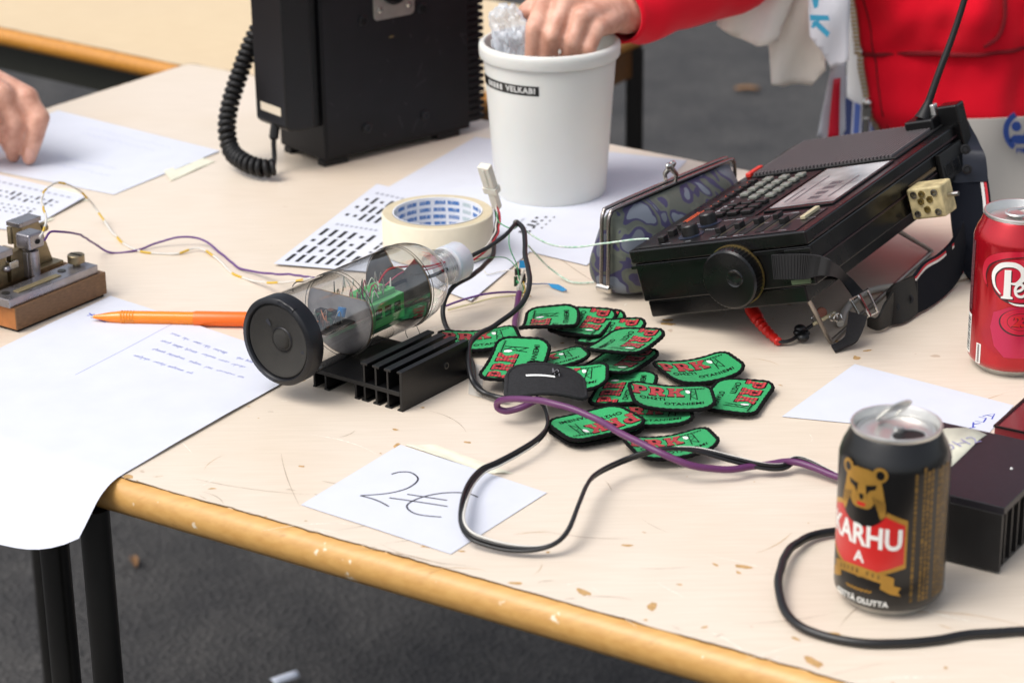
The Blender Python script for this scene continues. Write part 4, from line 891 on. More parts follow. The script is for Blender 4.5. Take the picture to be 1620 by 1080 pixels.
# coiled cord
iv = o.matrix_basis.inverted()
def loc(p): return (M.Translation(cc) @ M.Rotation(ca, 4, 'Z')).inverted() @ p * 1000
Yc = 2.16
path = spline([loc(p) for p in (aty(436, 196, 2.165), aty(433, 222, 2.16), aty(434, 250, 2.155), at(431, 270, 6))], 8)
k = MB(); k.tube(path, [4.6 if i < 8 else 2.4 for i in range(len(path))], 10); k.build('strain_relief', RUB, o)
base = spline([at(434, 266, 12), at(415, 266, 12), at(390, 258, 14), aty(367, 240, 2.17), aty(359, 205, 2.18), aty(364, 165, 2.19), aty(378, 120, 2.20), aty(395, 75, 2.21), aty(410, 45, 2.215)], 90)
base = [loc(p) for p in base]; hel = []; acc = 0.0; nrm = None
for i, p in enumerate(base):
    t = (base[min(i + 1, len(base) - 1)] - base[max(i - 1, 0)]).normalized()
    if nrm is None: nrm = t.orthogonal().normalized()
    nrm = (nrm - t * nrm.dot(t)).normalized(); b = t.cross(nrm)
    if i: acc += (p - base[i - 1]).length
    a = acc / 6.3 * 2 * math.pi; hel.append(p + (nrm * math.cos(a) + b * math.sin(a)) * 6.4)
k = MB(); k.tube(hel, 2.9, 7); k.build('coiled_cord', RUB, o, smooth=80)
# ------------------------------------------------------------------ clasp purse
pl_, pr_ = at(957, 334, 74), at(1146, 254, 74); pd = pr_ - pl_; pang = math.atan2(pd.y, pd.x); PLn = pd.length * 1000
pm = (pl_ + pr_) / 2; pm.z = T
o = root('coin_purse', 'grey patterned clasp purse with metal frame beside the black radio', 'purse', pm, pang)
def camo():
    m = bpy.data.materials.new('patterned_cloth'); m.use_nodes = True; n = m.node_tree.nodes; L = m.node_tree.links; p = n['Principled BSDF']
    tc = n.new('ShaderNodeTexCoord'); t = n.new('ShaderNodeTexNoise'); t.inputs['Scale'].default_value = 34; t.inputs['Detail'].default_value = 1.6; t.inputs['Distortion'].default_value = .6; L.new(tc.outputs['Object'], t.inputs['Vector'])
    r = n.new('ShaderNodeValToRGB'); cr = r.color_ramp; cr.interpolation = 'CONSTANT'
    cr.elements[0].position = 0; cr.elements[0].color = hx('5d636c'); cr.elements[1].position = .40; cr.elements[1].color = hx('322e52')
    for ps, c in ((.46, '54594f'), (.50, '4b5048'), (.55, '2e2a4e'), (.60, '666e79')):
        e = cr.elements.new(ps); e.color = hx(c)
    L.new(t.outputs['Fac'], r.inputs['Fac']); L.new(r.outputs[0], p.inputs['Base Color']); p.inputs['Roughness'].default_value = .62; p.inputs['Sheen Weight'].default_value = .1
    z = n.new('ShaderNodeTexNoise'); z.inputs['Scale'].default_value = 700; b = n.new('ShaderNodeBump'); b.inputs['Strength'].default_value = .15; b.inputs['Distance'].default_value = .0005; L.new(tc.outputs['Object'], z.inputs['Vector']); L.new(z.outputs['Fac'], b.inputs['Height']); L.new(b.outputs[0], p.inputs['Normal'])
    return m
def pbody(a, b):
    th = 2 * math.pi * a; z = 74 * b
    hw = PLn / 2 - 1 + 2 * math.sin(math.pi * min(1, (1 - b) * .9)); tk = 5 + 30 * math.sin(math.pi * (1 - b) * .66) ** .75 if b < 1 else 4
    if b < .12: hw *= .80 + .2 * (b / .12) ** .5; tk *= .55 + .45 * (b / .12) ** .5
    c, s = math.cos(th), math.sin(th); ex_ = .7
    x = (hw * (abs(c) ** ex_) + 9 * math.sin(2 * th) ** 2 * math.sin(math.pi * min(1, (1 - b) * 1.05)) ** .6 * (1 if abs(c) > .01 else 0)) * (1 if c > 0 else -1); y = tk * (abs(s) ** .85) * (1 if s > 0 else -1)
    y += 2.2 * math.sin(x * .07 + z * .09) * math.sin(math.pi * b)
    return (x, y - 4, z)
k = MB(); k.grid(pbody, 64, 20); k.add([pbody(i / 64, 0) for i in range(64)], [tuple(range(63, -1, -1))]); k.build('pouch', camo(), o, smooth=70)
FRM = mat('pinkish_nickel', '9c9490', .25, metal=.95)
for s in (-1, 1):
    y = s * 3.4 - 4; k = MB(); hw = PLn / 2 + 5
    k.tube(spline([(-hw - 1, y, 12), (-hw, y, 40), (-hw, y, 66), (-hw + 3, y, 74), (-hw + 12, y, 76.5), (0, y, 77), (hw - 12, y, 76.5), (hw - 3, y, 74), (hw, y, 66), (hw + 1, y, 34)], 5), 1.7, 8); k.build('clasp_frame', FRM, o, smooth=70)
    k = MB(); k.tube([(s * -2, y, 77), (s * -2, y + s * 1, 84), (s * 3, y - s * 3, 92)], [1.6, 2.0, 3.0], 10); k.ball((s * 3.2, y - s * 3, 92), 3.0, sq=(1.3, .8, 1)); k.build('kiss_lock', CHROME, o, smooth=60)
for s in (-1, 1):
    k = MB(); k.lathe([(3.6, -6), (3.6, 6), (2.6, 6.6), (0, 6.6)], 16, x=M.Translation((s * (PLn / 2 + 6), -4, 11)) @ M.Rotation(R(90), 4, 'X')); k.build('hinge', CHROME, o)
# ------------------------------------------------------------------ world-band radio, its raised side on a wire stand
RW, RL, RH = 159., 288., 57.
def rot3(yaw, pitch, roll):
    return M.Rotation(yaw, 3, 'Z') @ M.Rotation(pitch, 3, 'X') @ M.Rotation(roll, 3, 'Y')
RO = V((.1062, 1.7418, .724)); RR = rot3(-.5818, .0447, -.2807); RX = M.Translation(RO) @ RR.to_4x4(); RXi = RX.inverted()
o = root('portable_radio', 'black portable radio with keypad and side tuning knob propped on a wire stand', 'radio', RO, rot=RR)
def rl(p): return (RXi @ p) * 1000
def face(u, v, axis, val):
    """point of the radio's own plane (axis = val mm) seen in direction (u, v), local mm"""
    a = RXi @ CAM; d = RXi.to_3x3() @ ray(u, v); t = (val * .001 - a[axis]) / d[axis]; return (a + d * t) * 1000
RB = mat('radio_black', '0a0a0b', .27, var=.25, vs=18, rvar=.1, bump=.02, bs=600, spec=.4); RP = mat('radio_face', '131112', .36, var=.2, vs=60, spec=.4)
k = MB(); k.box2((1.5, 1.5, 14), (RW - 1.5, RL - 1.5, RH - 11.5)); k.box2((0, 0, RH - 11), (RW, RL, RH)); body = k.build('case', RB, o, bevel=1.6)
k = MB(); k.box2((3, 4, 0), (RW - 14, RL - 6, 13.7)); k.build('back_shell', RB, o, bevel=1.4)
k = MB(); k.box2((4, 3, 57.05), (RW - 9, 58, 57.7)); ctl = k.build('control_panel', RP, body, bevel=.3)
k = MB(); k.box2((10, 59.5, 57.05), (84, 178, 57.8)); kp_ = k.build('keypad_panel', RP, body, bevel=.3)
k = MB(); k.box2((13, 184, 57.05), (RW - 10, 282, 59)); sg = k.build('speaker_grille', mat('grille_dark', '0b0b0b', .6), body, bevel=.8)
for q in range(38):
    x = 15 + q * 3.45; k = MB(); k.box2((x, 185, 59), (x + 1.7, 281, 61)); k.build('grille_slat', mat('slat_grey', '615c5d', .5), sg)
k = MB(); k.box2((88, 66, 57.05), (150, 178, 58.6)); lcdf = k.build('display_frame', BLKG, body, bevel=.5)
k = MB(); k.box2((91, 72, 58.65), (148, 174, 59.0)); k.build('display_glass', mat('display_glass', '8b8a8e', .15, spec=.8, var=.5, vs=22, c2='cbcaca', metal=.2), lcdf, bevel=.2)
KEY = mat('grey_key', '75776f', .45); KEYD = mat('dark_key', '161515', .4)
for r_ in range(3):
    for c_ in range(5):
        x = 40 + r_ * 15.5; y = 112 + c_ * 13.2
        if r_ == 0 and c_ < 1: continue
        k = MB(); k.box((x, y, 59.4), (8.2, 7.6, 3.2)); k.build('key', KEY, kp_, bevel=1.1)
for r_ in range(3):
    for c_ in range(3):
        k = MB(); k.box((46 + r_ * 13, 70 + c_ * 12.5, 59.4), (9.5, 7.5, 3.2)); k.build('key', KEYD, kp_, bevel=.8)
for c_ in range(7):
    k = MB(); k.box((24, 92 + c_ * 12.5, 59.0), (6.5, 7.5, 3)); k.build('small_key', KEYD, kp_, bevel=.8)
k = MB(); k.box2((34, 134, 57.85), (37, 160, 58.0)); k.build('red_legend', mat('pink_legend', 'b85c5a', .5), kp_)
k = MB(); k.box2((16.6, 64, 57.85), (18.2, 170, 58.0)); [k.box2((13, 64 + q * 4, 57.85), (15.5, 67 + q * 4, 57.95)) for q in range(7)]; k.build('orange_line', mat('orange_print', 'c2502a', .5), kp_)
k = MB(); rg = random.Random(4)
for q in range(9): k.box2((34, 68 + q * 3.6, 57.85), (37.0, 70.6 + q * 3.6, 58.0))
k.build('model_print', mat('grey_print2', 'a9abb0', .5), kp_)
k = MB(); k.box2((5, 188, 57.05), (10, 212, 61)); k.build('light_button', mat('red_button', 'd0382c', .35), body, bevel=1)
for (x, y) in ((46, 23), (46, 52)):
    k = MB(); k.lathe([(10.5, 57.75), (10.5, 58.2), (8, 58.5)], 32, x=M.Translation((x, y, 0))); k.build('dial_ring', mat('blue_ring', '1a2233', .4), ctl)
    k = MB(); k.lathe([(7, 58.4), (6.6, 66), (5.8, 67), (0, 67)], 28, x=M.Translation((x, y, 0))); k.build('dial', KEYD, ctl)
for q in range(3):
    k = MB(); k.box((25, 15 + q * 15.5, 60), (6, 7, 5)); k.build('small_key', KEYD, ctl, bevel=.8)
for q in range(5):
    x = 74 + q * 13.4; k = MB(); k.box2((x - 3, 9, 57.75), (x + 3, 50, 58.1)); k.build('slider_slot', mat('slot_black', '040404', .7), ctl)
    k = MB(); k.box((x, 22 + (q * 7) % 22, 60.2), (5, 9, 4.4)); k.build('slider', KEYD, ctl, bevel=.6)
    k = MB(); k.box2((x + 4.6, 12, 57.75), (x + 5.2, 44, 57.9)); k.build('scale_mark', mat('dim_print', '6d6350', .6), ctl)
k = MB(); k.box2((140, 30, 57.75), (144.5, 56, 60.5)); k.build('yellow_slider', mat('old_cream_plastic', 'b5ab8c', .5), ctl, bevel=.6)
lg = MB(); rl_ = random.Random(6)                                  # tiny printed legends
for q in range(46):
    x, y = rl_.uniform(8, 146), rl_.choice((6.5, 33, 52.5, 54.5)) + rl_.uniform(-.4, .4); w_ = rl_.uniform(.6, 1.1)
    for j in range(rl_.randint(2, 5)): lg.box2((x + j * 1.7, y, 57.72), (x + j * 1.7 + 1.1, y + w_ * 1.6, 57.78))
lg.build('printed_legends', mat('pale_legend', '8d8f92', .6), ctl)
lg = MB()
for r_ in range(3):
    for c_ in range(5): x, y = 40 + r_ * 15.5, 112 + c_ * 13.2; lg.box2((x - 6.4, y - 2.2, 57.82), (x - 5.2, y + 2.4, 57.88)); lg.box2((x - .9, y - 1.2, 61.02), (x + .9, y + 1.2, 61.06))
lg.build('printed_legends', mat('pale_legend', '8d8f92', .6), kp_)
lg = MB(); lg.box2((118, 84, 59.02), (128, 92, 59.06)); lg.box2((118, 96, 59.02), (128, 104, 59.06)); lg.box2((118, 110, 59.02), (128, 118, 59.06)); lg.box2((118, 122, 59.02), (128, 130, 59.06)); lg.box2((104, 84, 59.02), (106, 150, 59.05)); lg.box2((97, 84, 59.02), (99, 120, 59.05)); lg.box2((136, 84, 59.02), (138, 140, 59.05))
lg.build('display_digits', mat('lcd_segment', '4c4a4e', .4), lcdf)
# end with the tuning knob
k = MB(); k.box2((-.4, -.7, 42.2), (RW + .4, -.05, 44.4)); k.build('end_bead', RB, body)
XK = M.Translation((92, -.1, 29)) @ M.Rotation(R(90), 4, 'X'); k = MB()
prof = [(24.2, 0), (24.2, 1.4)]; k.lathe(prof, 60, x=XK); k.build('brass_ring', mat('brass_trim', 'a8905c', .3, metal=.9), o)
k = MB(); n = 96
vs = []; 
for i in range(n):
    a = 2 * math.pi * i / n; r = 23.2 + (.35 if i % 2 else -.1)
    for rr, z in ((r, 1.5), (r, 11.5), (22, 13.2)): vs.append((rr * math.cos(a), rr * math.sin(a), z))
fs = [(3 * i + q, 3 * ((i + 1) % n) + q, 3 * ((i + 1) % n) + q + 1, 3 * i + q + 1) for i in range(n) for q in (0, 1)]
k.add(vs, fs, x=XK); k.lathe([(22, 13.2), (20.6, 13.6), (0, 13.6)], 60, x=XK); kn = k.build('tuning_knob', RB, o, smooth=30)
k = MB(); k.lathe([(7.2, 13.62), (6.6, 14.6), (5.6, 14.1), (3, 13.72), (0, 13.7)], 28, x=XK @ M.Translation((6, 1, 0.1))); k.build('finger_dimple', mat('dimple', '141415', .18), kn)
# raised side
k = MB(); k.box2((RW + .05, 10, 47.2), (RW + .5, RL - 6, 48.6)); k.box2((RW - 1.2, 12, 30), (RW - .2, RL - 60, 31)); k.build('side_groove', mat('groove', '2a1418', .4), body)
k = MB(); k.box2((RW - 1.4, 232, 20), (RW + 3, 282, 44)); sh = k.build('jack_panel', mat('socket_dark2', '0c0c0c', .5), body, bevel=.6)
for q in range(3):
    k = MB(); k.box2((RW + 3.05, 236 + q * 14, 24), (RW + 3.8, 247 + q * 14, 34)); k.build('jack_cover', RB, sh, bevel=.5)
k = MB(); k.box2((RW - 1.4, 176, 34), (RW + .6, 226, 36)); k.build('brown_strip', mat('aged_strip', '5c4c34', .6), body)
# connector block
cb_ = face(1474, 315, 0, RW + 16)
k = MB(); k.box((cb_.x, cb_.y, cb_.z), (30, 22, 26)); CN = mat('cream_nylon', 'b8a97e', .55, var=.3, vs=120, bump=.3, bs=300); cb = k.build('connector_block', CN, o, bevel=2)
for q, (dx, dz) in enumerate(((-9, 8), (9, 8), (-9, -8), (9, -8), (-4, 2), (4, 3), (0, -5), (-2, 8))):
    k = MB(); k.lathe([(2.8, 0), (2.8, 1.0), (1.7, 1.1), (1.5, -.2), (0, -.2)], 14, x=M.Translation((cb_.x + dx, cb_.y - 11, cb_.z + dz)) @ M.Rotation(R(90), 4, 'X')); k.build('pin_socket', (STEEL if q < 4 else mat('brass_pin', '8d7a45', .4, metal=.8)), cb)
k = MB(); k.tube([(cb_.x - 30, cb_.y + 4, cb_.z), (cb_.x - 14, cb_.y + 4, cb_.z)], 5, 12); k.build('connector_stem', CN, cb)
k = MB(); k.cyl(2, 15, 24, 12, x=M.Translation((cb_.x, cb_.y, cb_.z + 2)) @ M.Rotation(R(90), 4, 'Y')); k.build('clamp_screw', CHROME, cb)
# antenna
ab = V((142, 270, 57)); tp1 = rl(aty(1527, -4, 1.93)); tp2 = rl(aty(1600, -280, 1.95)); bs_ = rl(aty(1460, 188, 1.905))
k = MB(); pth = spline([bs_, bs_.lerp(tp1, .12), bs_.lerp(tp1, .35), tp1, tp2], 8); nn = len(pth)
k.tube(pth, [7.4 - 3.7 * min(1, i / 9) - 1.5 * min(1, i / nn) for i in range(nn)], 16); k.build('rubber_antenna', RUB, o, smooth=60)
k = MB(); k.box((bs_.x, bs_.y, bs_.z - 6), (26, 22, 14)); k.build('antenna_base', RB, o, bevel=2)
c_ = face(1478, 192, 2, 62); k = MB(); k.box((c_.x, c_.y, 68), (9, 8, 18)); k.box((c_.x - 1, c_.y - 6, 60), (8, 9, 5)); k.build('metal_clip', mat('bright_clip', 'd8d8d4', .3, metal=.8), o, bevel=1.2)
k = MB(); k.box2((146, 276, 20), (RW + 6, RL + 4, 74)); k.build('corner_bracket', RB, o, bevel=2)
k = MB(); k.tube([(-3, 190, 50), (-3, 278, 50)], 3.2, 12); k.build('folded_whip', mat('aged_chrome', '8a7f70', .35, metal=.8), o)
# wire stand under the raised side
foot1, foot2 = rl(at(1314, 541, 2.5)), rl(at(1474, 397, 2.5)); h1 = V((RW - 20, 12, 6)); h2 = rl(aty(1440, 350, rl and (RX @ V((.14, .17, .003))).y))
h2 = V((RW - 20, 172, 3))
k = MB(); k.tube(spline([h1, h1.lerp(foot1, .5), h1.lerp(foot1, .93), foot1 + (foot2 - foot1) * .03, foot1.lerp(foot2, .25), foot1.lerp(foot2, .75), foot1.lerp(foot2, .97), foot2.lerp(h2, .07), foot2.lerp(h2, .5), h2], 6), 1.9, 10); k.build('wire_stand', mat('stand_steel', '8f8880', .35, metal=.9, var=.2, vs=60), o, smooth=60)
# carrying strap
WEB = mat('black_webbing', '19181a', .85, bump=.25, bs=900); NAVY = mat('navy_strap', '0b0e17', .9, bump=.2, bs=900, spec=.2); LEA = mat('navy_leather', '141824', .42, var=.15, vs=60, bump=.1, bs=400, spec=.4); LEB = mat('black_leather', '12110f', .5, bump=.1, bs=400, spec=.35)
def strapw(name, E, th, m_, n=6, parent=None):
    A = spline([e[0] for e in E], n); B = spline([e[1] for e in E], n); k = MB(); k.ribbon(A, B, th); return k.build(name, m_, parent or o, smooth=50)
fr = lambda u, v, off: face(u, v, 1, -off)
tw = lambda u, v, mm: rl(at(u, v, mm))
s1 = strapw('webbing', [(fr(1222, 403, 3), fr(1226, 441, 3)), (fr(1245, 402, 4.5), fr(1248, 441, 4.5)), (fr(1275, 402, 6), fr(1272, 441, 6)), (fr(1298, 405, 9), fr(1292, 436, 8)), (fr(1318, 414, 16), fr(1312, 436, 12)), (tw(1342, 436, 42), tw(1332, 445, 40)), (tw(1366, 462, 32), tw(1352, 474, 30))], 1.6, WEB, 10)
A = spline([fr(1222, 403, 3), fr(1275, 402, 6), fr(1298, 405, 9), fr(1318, 414, 16)], 12); B = spline([fr(1226, 441, 3), fr(1272, 441, 6), fr(1292, 436, 8), fr(1312, 436, 12)], 12)
for i in range(0, len(A), 1):
    k = MB(); off = V((0, -1.0, 0)); k.tube([A[i] + off, A[i].lerp(B[i], .5) + off, B[i] + off], .55, 5); k.build('webbing_rib', WEB, s1)
k = MB(); q_ = fr(1262, 398, 2); k.box((q_.x, q_.y, q_.z), (22, 3, 5)); k.build('strap_slot', RB, o, bevel=.6)
q_ = fr(1275, 444, 2); k = MB(); k.box((q_.x - 4, q_.y, q_.z), (16, 3, 4)); k.build('green_switch', mat('dull_green', '4c5a40', .5), o, bevel=.6)
strapw('webbing_tail', [(tw(1343, 492, 26), tw(1372, 500, 24)), (tw(1340, 515, 16), tw(1366, 520, 15)), (tw(1337, 532, 8), tw(1355, 540, 7)), (tw(1325, 542, 3.5), tw(1338, 549, 3.5)), (tw(1315, 547, 2), tw(1321, 556, 2))], 1.6, WEB)
bk = [tw(1346, 474, 30), tw(1372, 458, 36), tw(1388, 494, 18), tw(1362, 505, 14)]
k = MB(); k.tube([bk[0], bk[1], bk[2], bk[3]], 1.5, 8, closed=True); k.build('buckle', CHROME, o)
k = MB(); k.tube([tw(1358, 466, 33), tw(1376, 500, 16)], 1.8, 8); k.build('buckle', CHROME, o)
strapw('strap_loop', [(tw(1372, 500, 16), tw(1372, 515, 6)), (tw(1388, 503, 14), tw(1388, 522, 3)), (tw(1400, 480, 22), tw(1404, 516, 3)), (tw(1412, 462, 28), tw(1412, 510, 3))], 2, LEB)
tb1 = strapw('strap_tab', [(tw(1404, 462, 28), tw(1406, 514, 2)), (tw(1414, 450, 32), tw(1422, 512, 2)), (tw(1430, 443, 32), tw(1436, 506, 2)), (tw(1449, 434, 33), tw(1450, 496, 2))], 3.0, LEB)
def eyelet(u, v, mm, parent, n):
    c = tw(u, v, mm); a = (rl(CAM) - c).normalized(); c = c + a * 2.0; k = MB(); X = M.Translation(c) @ a.to_track_quat('Z', 'Y').to_matrix().to_4x4()
    k.lathe([(4.2, 0), (4.2, .8), (2.6, 1.0), (2.2, .1), (0, .1)], 20, x=X); k.build('eyelet', n, parent)
EYE = mat('dark_eyelet', '2b2a2a', .3, metal=.8)
eyelet(1415, 486, 14, tb1, EYE); eyelet(1437, 473, 16, tb1, EYE)
st1 = [(tw(1446, 436, 33), tw(1449, 496, 2)), (tw(1462, 416, 36), tw(1468, 486, 2)), (tw(1485, 402, 38), tw(1490, 470, 2)), (tw(1506, 382, 44), tw(1512, 446, 4)), (tw(1522, 350, 54), tw(1530, 412, 14))]
sA = strapw('strap_band', st1, 3, NAVY, 8)
def stripe(E, f0, f1, m_, parent, off=1.7):
    A = spline([e[0].lerp(e[1], f0) for e in E], 8); B = spline([e[0].lerp(e[1], f1) for e in E], 8); k = MB(); k.ribbon(A, B, 3.6); return k.build('stripe', m_, parent, smooth=50)
SR = mat('red_stripe', 'b3202c', .8); SW = mat('white_stripe', 'cfcac6', .8)
stripe(st1[:4], .02, .07, SR, sA); stripe(st1[:4], .075, .13, SW, sA)
st2 = [(tw(1497, 287, 72), tw(1562, 282, 72)), (tw(1502, 320, 58), tw(1567, 318, 58)), (tw(1506, 360, 42), tw(1570, 360, 42)), (tw(1512, 400, 24), tw(1574, 402, 24)), (tw(1526, 432, 8), tw(1584, 436, 8)), (tw(1548, 452, 3), tw(1600, 446, 3))]
sB = strapw('strap_band', st2, 3, NAVY, 8); stripe(st2[:4], .80, .87, SW, sB); stripe(st2[:4], .885, .945, SR, sB)
st3 = [(tw(1504, 178, 122), tw(1522, 176, 122)), (tw(1505, 208, 108), tw(1534, 202, 108)), (tw(1502, 226, 100), tw(1546, 222, 100)), (tw(1497, 238, 94), tw(1558, 244, 93)), (tw(1496, 265, 82), tw(1561, 265, 82)), (tw(1497, 291, 70), tw(1562, 288, 70))]
tb2_ = strapw('strap_tab', st3, 4, LEA, 6); eyelet(1527, 236, 96, tb2_, EYE); eyelet(1530, 268, 82, tb2_, EYE)
# ------------------------------------------------------------------ embroidered patches
PX, PY, PRr = 32.5, 22.5, 12.5
PBLK = mat('black_merrow_thread', '070708', .85, bump=.4, bs=1400, spec=.2); PBACK = mat('black_felt_back', '1b1b1d', .9, bump=.4, bs=900, var=.3, vs=300)
def thread(name, c, c2, ws=330, wd='X'):
    m = bpy.data.materials.new(name); m.use_nodes = True; n = m.node_tree.nodes; L = m.node_tree.links; p = n['Principled BSDF']
    tc = n.new('ShaderNodeTexCoord'); wv = n.new('ShaderNodeTexWave'); wv.bands_direction = wd; wv.inputs['Scale'].default_value = ws; wv.inputs['Distortion'].default_value = 1.2; wv.inputs['Detail'].default_value = 2
    L.new(tc.outputs['Object'], wv.inputs['Vector']); r = n.new('ShaderNodeValToRGB'); r.color_ramp.elements[0].color = hx(c2); r.color_ramp.elements[1].color = hx(c); L.new(wv.outputs['Fac'], r.inputs['Fac'])
    z = n.new('ShaderNodeTexNoise'); z.inputs['Scale'].default_value = 1500; L.new(tc.outputs['Object'], z.inputs['Vector']); mx = n.new('ShaderNodeMix'); mx.data_type = 'RGBA'; mx.blend_type = 'MULTIPLY'; mx.inputs['Factor'].default_value = .35
    L.new(r.outputs[0], mx.inputs[6]); L.new(z.outputs['Fac'], mx.inputs[7])
    oi = n.new('ShaderNodeObjectInfo'); hv = n.new('ShaderNodeHueSaturation'); mr = n.new('ShaderNodeMapRange'); mr.inputs['To Min'].default_value = .86; mr.inputs['To Max'].default_value = 1.1; L.new(oi.outputs['Random'], mr.inputs['Value']); L.new(mr.outputs[0], hv.inputs['Value']); L.new(mx.outputs[2], hv.inputs['Color']); L.new(hv.outputs[0], p.inputs['Base Color'])
    p.inputs['Roughness'].default_value = .65; p.inputs['Sheen Weight'].default_value = .15; b = n.new('ShaderNodeBump'); b.inputs['Strength'].default_value = .35; b.inputs['Distance'].default_value = .0004; L.new(wv.outputs['Fac'], b.inputs['Height']); L.new(b.outputs[0], p.inputs['Normal'])
    return m
PGRN = thread('green_thread', '10b262', '0a9a52'); PRED = thread('red_thread', 'd02a32', '84141c', 115, 'Y')
PWHT = mat('white_thread', 'e0e0dc', .7)
def outline(ix, n=8):
    r = PRr - ix; pts = rrect(2 * (PX - ix), 2 * (PY - ix), max(r, 2), n)
    # subdivide long runs, then give the long sides their slight arc
    out = []
    for i in range(len(pts)):
        a, b = V(pts[i]), V(pts[(i + 1) % len(pts)]); m = max(1, int((b - a).length / 2.6))
        for q in range(m): out.append(a.lerp(b, q / m))
    return [(p.x + .16 * max(0, PY * .6 - p.y) * max(0, -p.x / PX) - .10 * max(0, p.y + PY * .5) * max(0, p.x / PX) ** 2, p.y - 2.4 * (1 - (p.x / PX) ** 2) - 2.0 * max(0, p.x / PX) ** 2 * max(0, p.y / PY)) for p in out]
def strip_faces(ol, z):
    """fill an outline with cross strips so that it can bend"""
    bm = bmesh.new(); f = bm.faces.new([bm.verts.new((x, y, z)) for x, y in ol]); a = -PX + 2.6
    while a < PX:
        bmesh.ops.bisect_plane(bm, geom=bm.verts[:] + bm.edges[:] + bm.faces[:], plane_co=(a, 0, 0), plane_no=(1, 0, 0), dist=1e-4); a += 2.6
    bm.verts.index_update(); r = ([tuple(v_.co) for v_ in bm.verts], [tuple(v_.index for v_ in f_.verts) for f_ in bm.faces]); bm.free(); return r
LET = {'P': [(0, 0), (5.6, 0), (5.6, 2.6), (4.6, 2.6), (4.6, 5.0), (7.4, 5.0), (9.6, 6.4), (10.2, 9.0), (9.4, 11.8), (7.2, 13.4), (0, 13.4), (0, 10.8), (1.2, 10.8), (1.2, 2.6), (0, 2.6)],
       'R': [(0, 0), (5.2, 0), (5.2, 2.6), (4.4, 2.6), (4.4, 4.6), (5.6, 4.6), (7.0, 0), (11.2, 0), (11.2, 2.6), (9.9, 2.6), (8.8, 5.6), (10.2, 7.2), (10.4, 9.6), (9.4, 12.0), (7.2, 13.4), (0, 13.4), (0, 10.8), (1.1, 10.8), (1.1, 2.6), (0, 2.6)],
       'K': [(0, 0), (5.0, 0), (5.0, 2.6), (4.2, 2.6), (4.2, 4.8), (5.4, 5.8), (7.0, 2.6), (6.2, 2.6), (6.2, 0), (11.6, 0), (11.6, 2.6), (10.4, 2.6), (8.0, 7.6), (10.0, 10.8), (11.2, 10.8), (11.2, 13.4), (6.2, 13.4), (6.2, 10.8), (6.6, 10.8), (4.2, 8.2), (4.2, 10.8), (5.0, 10.8), (5.0, 13.4), (0, 13.4), (0, 10.8), (1.1, 10.8), (1.1, 2.6), (0, 2.6)]}
_pm = {}
def patch_meshes(kc):
    if kc in _pm: return _pm[kc]
    bend = lambda p: (p[0], p[1], p[2] + kc * p[0] ** 2)
    d = []
    b = MB(); ol = outline(.8); v1, f1 = strip_faces(ol, .55); b.add(v1, f1); v2, f2 = strip_faces(ol, -.55); b.add(v2, f2)
    rim = outline(1.9); b2 = MB(); b2.tube([V((x, y, .1)) for x, y in rim], [1.58 + (.20 if i % 2 else -.16) + .12 * NZ.noise(V((i * .37, 1, 2))) for i in range(len(rim))], 8, closed=True)
    b.add(b2.v, b2.f); b.bent(bend); d.append(('border', b.mesh('border', PBLK, 60, fix=False), None))
    g = MB(); v1, f1 = strip_faces(outline(2.9), .95); g.add(v1, f1); g.bent(bend); d.append(('field', g.mesh('field', PGRN, 60, fix=False), None))
    x0 = -27.8
    for ch, wd in (('P', 11.2), ('R', 12.2), ('K', 11.6)):
        L_ = LET[ch]; cx = 5.4; cy = 6.7; y0 = .4
        for sc_, z_, nm, mt in ((1.13, 1.05, 'letter_outline', PBLK), (1.0, 1.35, 'letter', PRED)):
            q = MB(); vs, fs = cutstrips([(x0 + cx + (x - cx) * sc_, y0 + (cy + (y - cy) * sc_) * 1.08) for x, y in L_], [tuple(range(len(L_)))], 2.6)
            q.add([(x, y - 1.6, z_) for x, y in vs], fs); q.bent(bend); d.append((nm, q.mesh(nm, mt, 60, fix=False), None))
            if ch in 'PR':                                         # the eye of the letter
                q = MB(); q.add([(x0 + x, y0 + y * 1.08 - 1.6, 1.5) for x, y in ((4.4, 7.3), (6.6, 7.3), (7.0, 9.2), (6.4, 11), (4.4, 11))], [(0, 1, 2, 3, 4)]); q.bent(bend)
                if nm == 'letter': d.append(('letter_eye', q.mesh('letter_eye', PBLK, 0, fix=False), None))
        x0 += wd + .9
    def txt(s, size, cx, cy, bold, rise=0):
        vs, fs = text2d(s, size, bold, 1.05, 2.6); q = MB(); q.add([(cx + x, cy + y + rise * (x + cx) ** 2, 1.2) for x, y in vs], fs); q.bent(bend); return q.mesh('lettering', PBLK, 0, fix=False)
    d.append(('lettering', txt('OH2TI', 6.2, -13.5, -6.6, .12), None)); d.append(('lettering', txt('OTANIEMI', 5.9, 9.0, -14.0, .12, .0026), None))
    q = MB()
    for pts, wd in (([(13.5, -7), (14.2, 11)], .7), ([(18.5, -7), (17.4, 11)], .7), ([(13.8, 0), (18, 5), (14.1, 9)], .5), ([(18.4, -6), (13.7, 0)], .5), ([(9.5, 12.4), (24, 12.4)], .6)) + tuple(([(10 + 2.2 * i, 11), (10.7 + 2.2 * i, 13.8)], .45) for i in range(7)):
        vs, fs = stroke(pts, wd); q.add([(x, y, 1.25) for x, y in vs], fs)
    q.bent(bend); d.append(('mast', q.mesh('mast', PBLK, 0, fix=False), None))
    q = MB(); q.add([(x, y, 1.3) for x, y in ((10.2, 10.4), (12.4, 10), (13.6, 7.6), (13.4, 5), (12, 4), (10.4, 6.4))], [(5, 4, 3, 2, 1, 0)]); q.bent(bend); d.append(('dish', q.mesh('dish', PWHT, 0, fix=False), None))
    _pm[kc] = d; return d
PG = 'embroidered green patches in the pile'
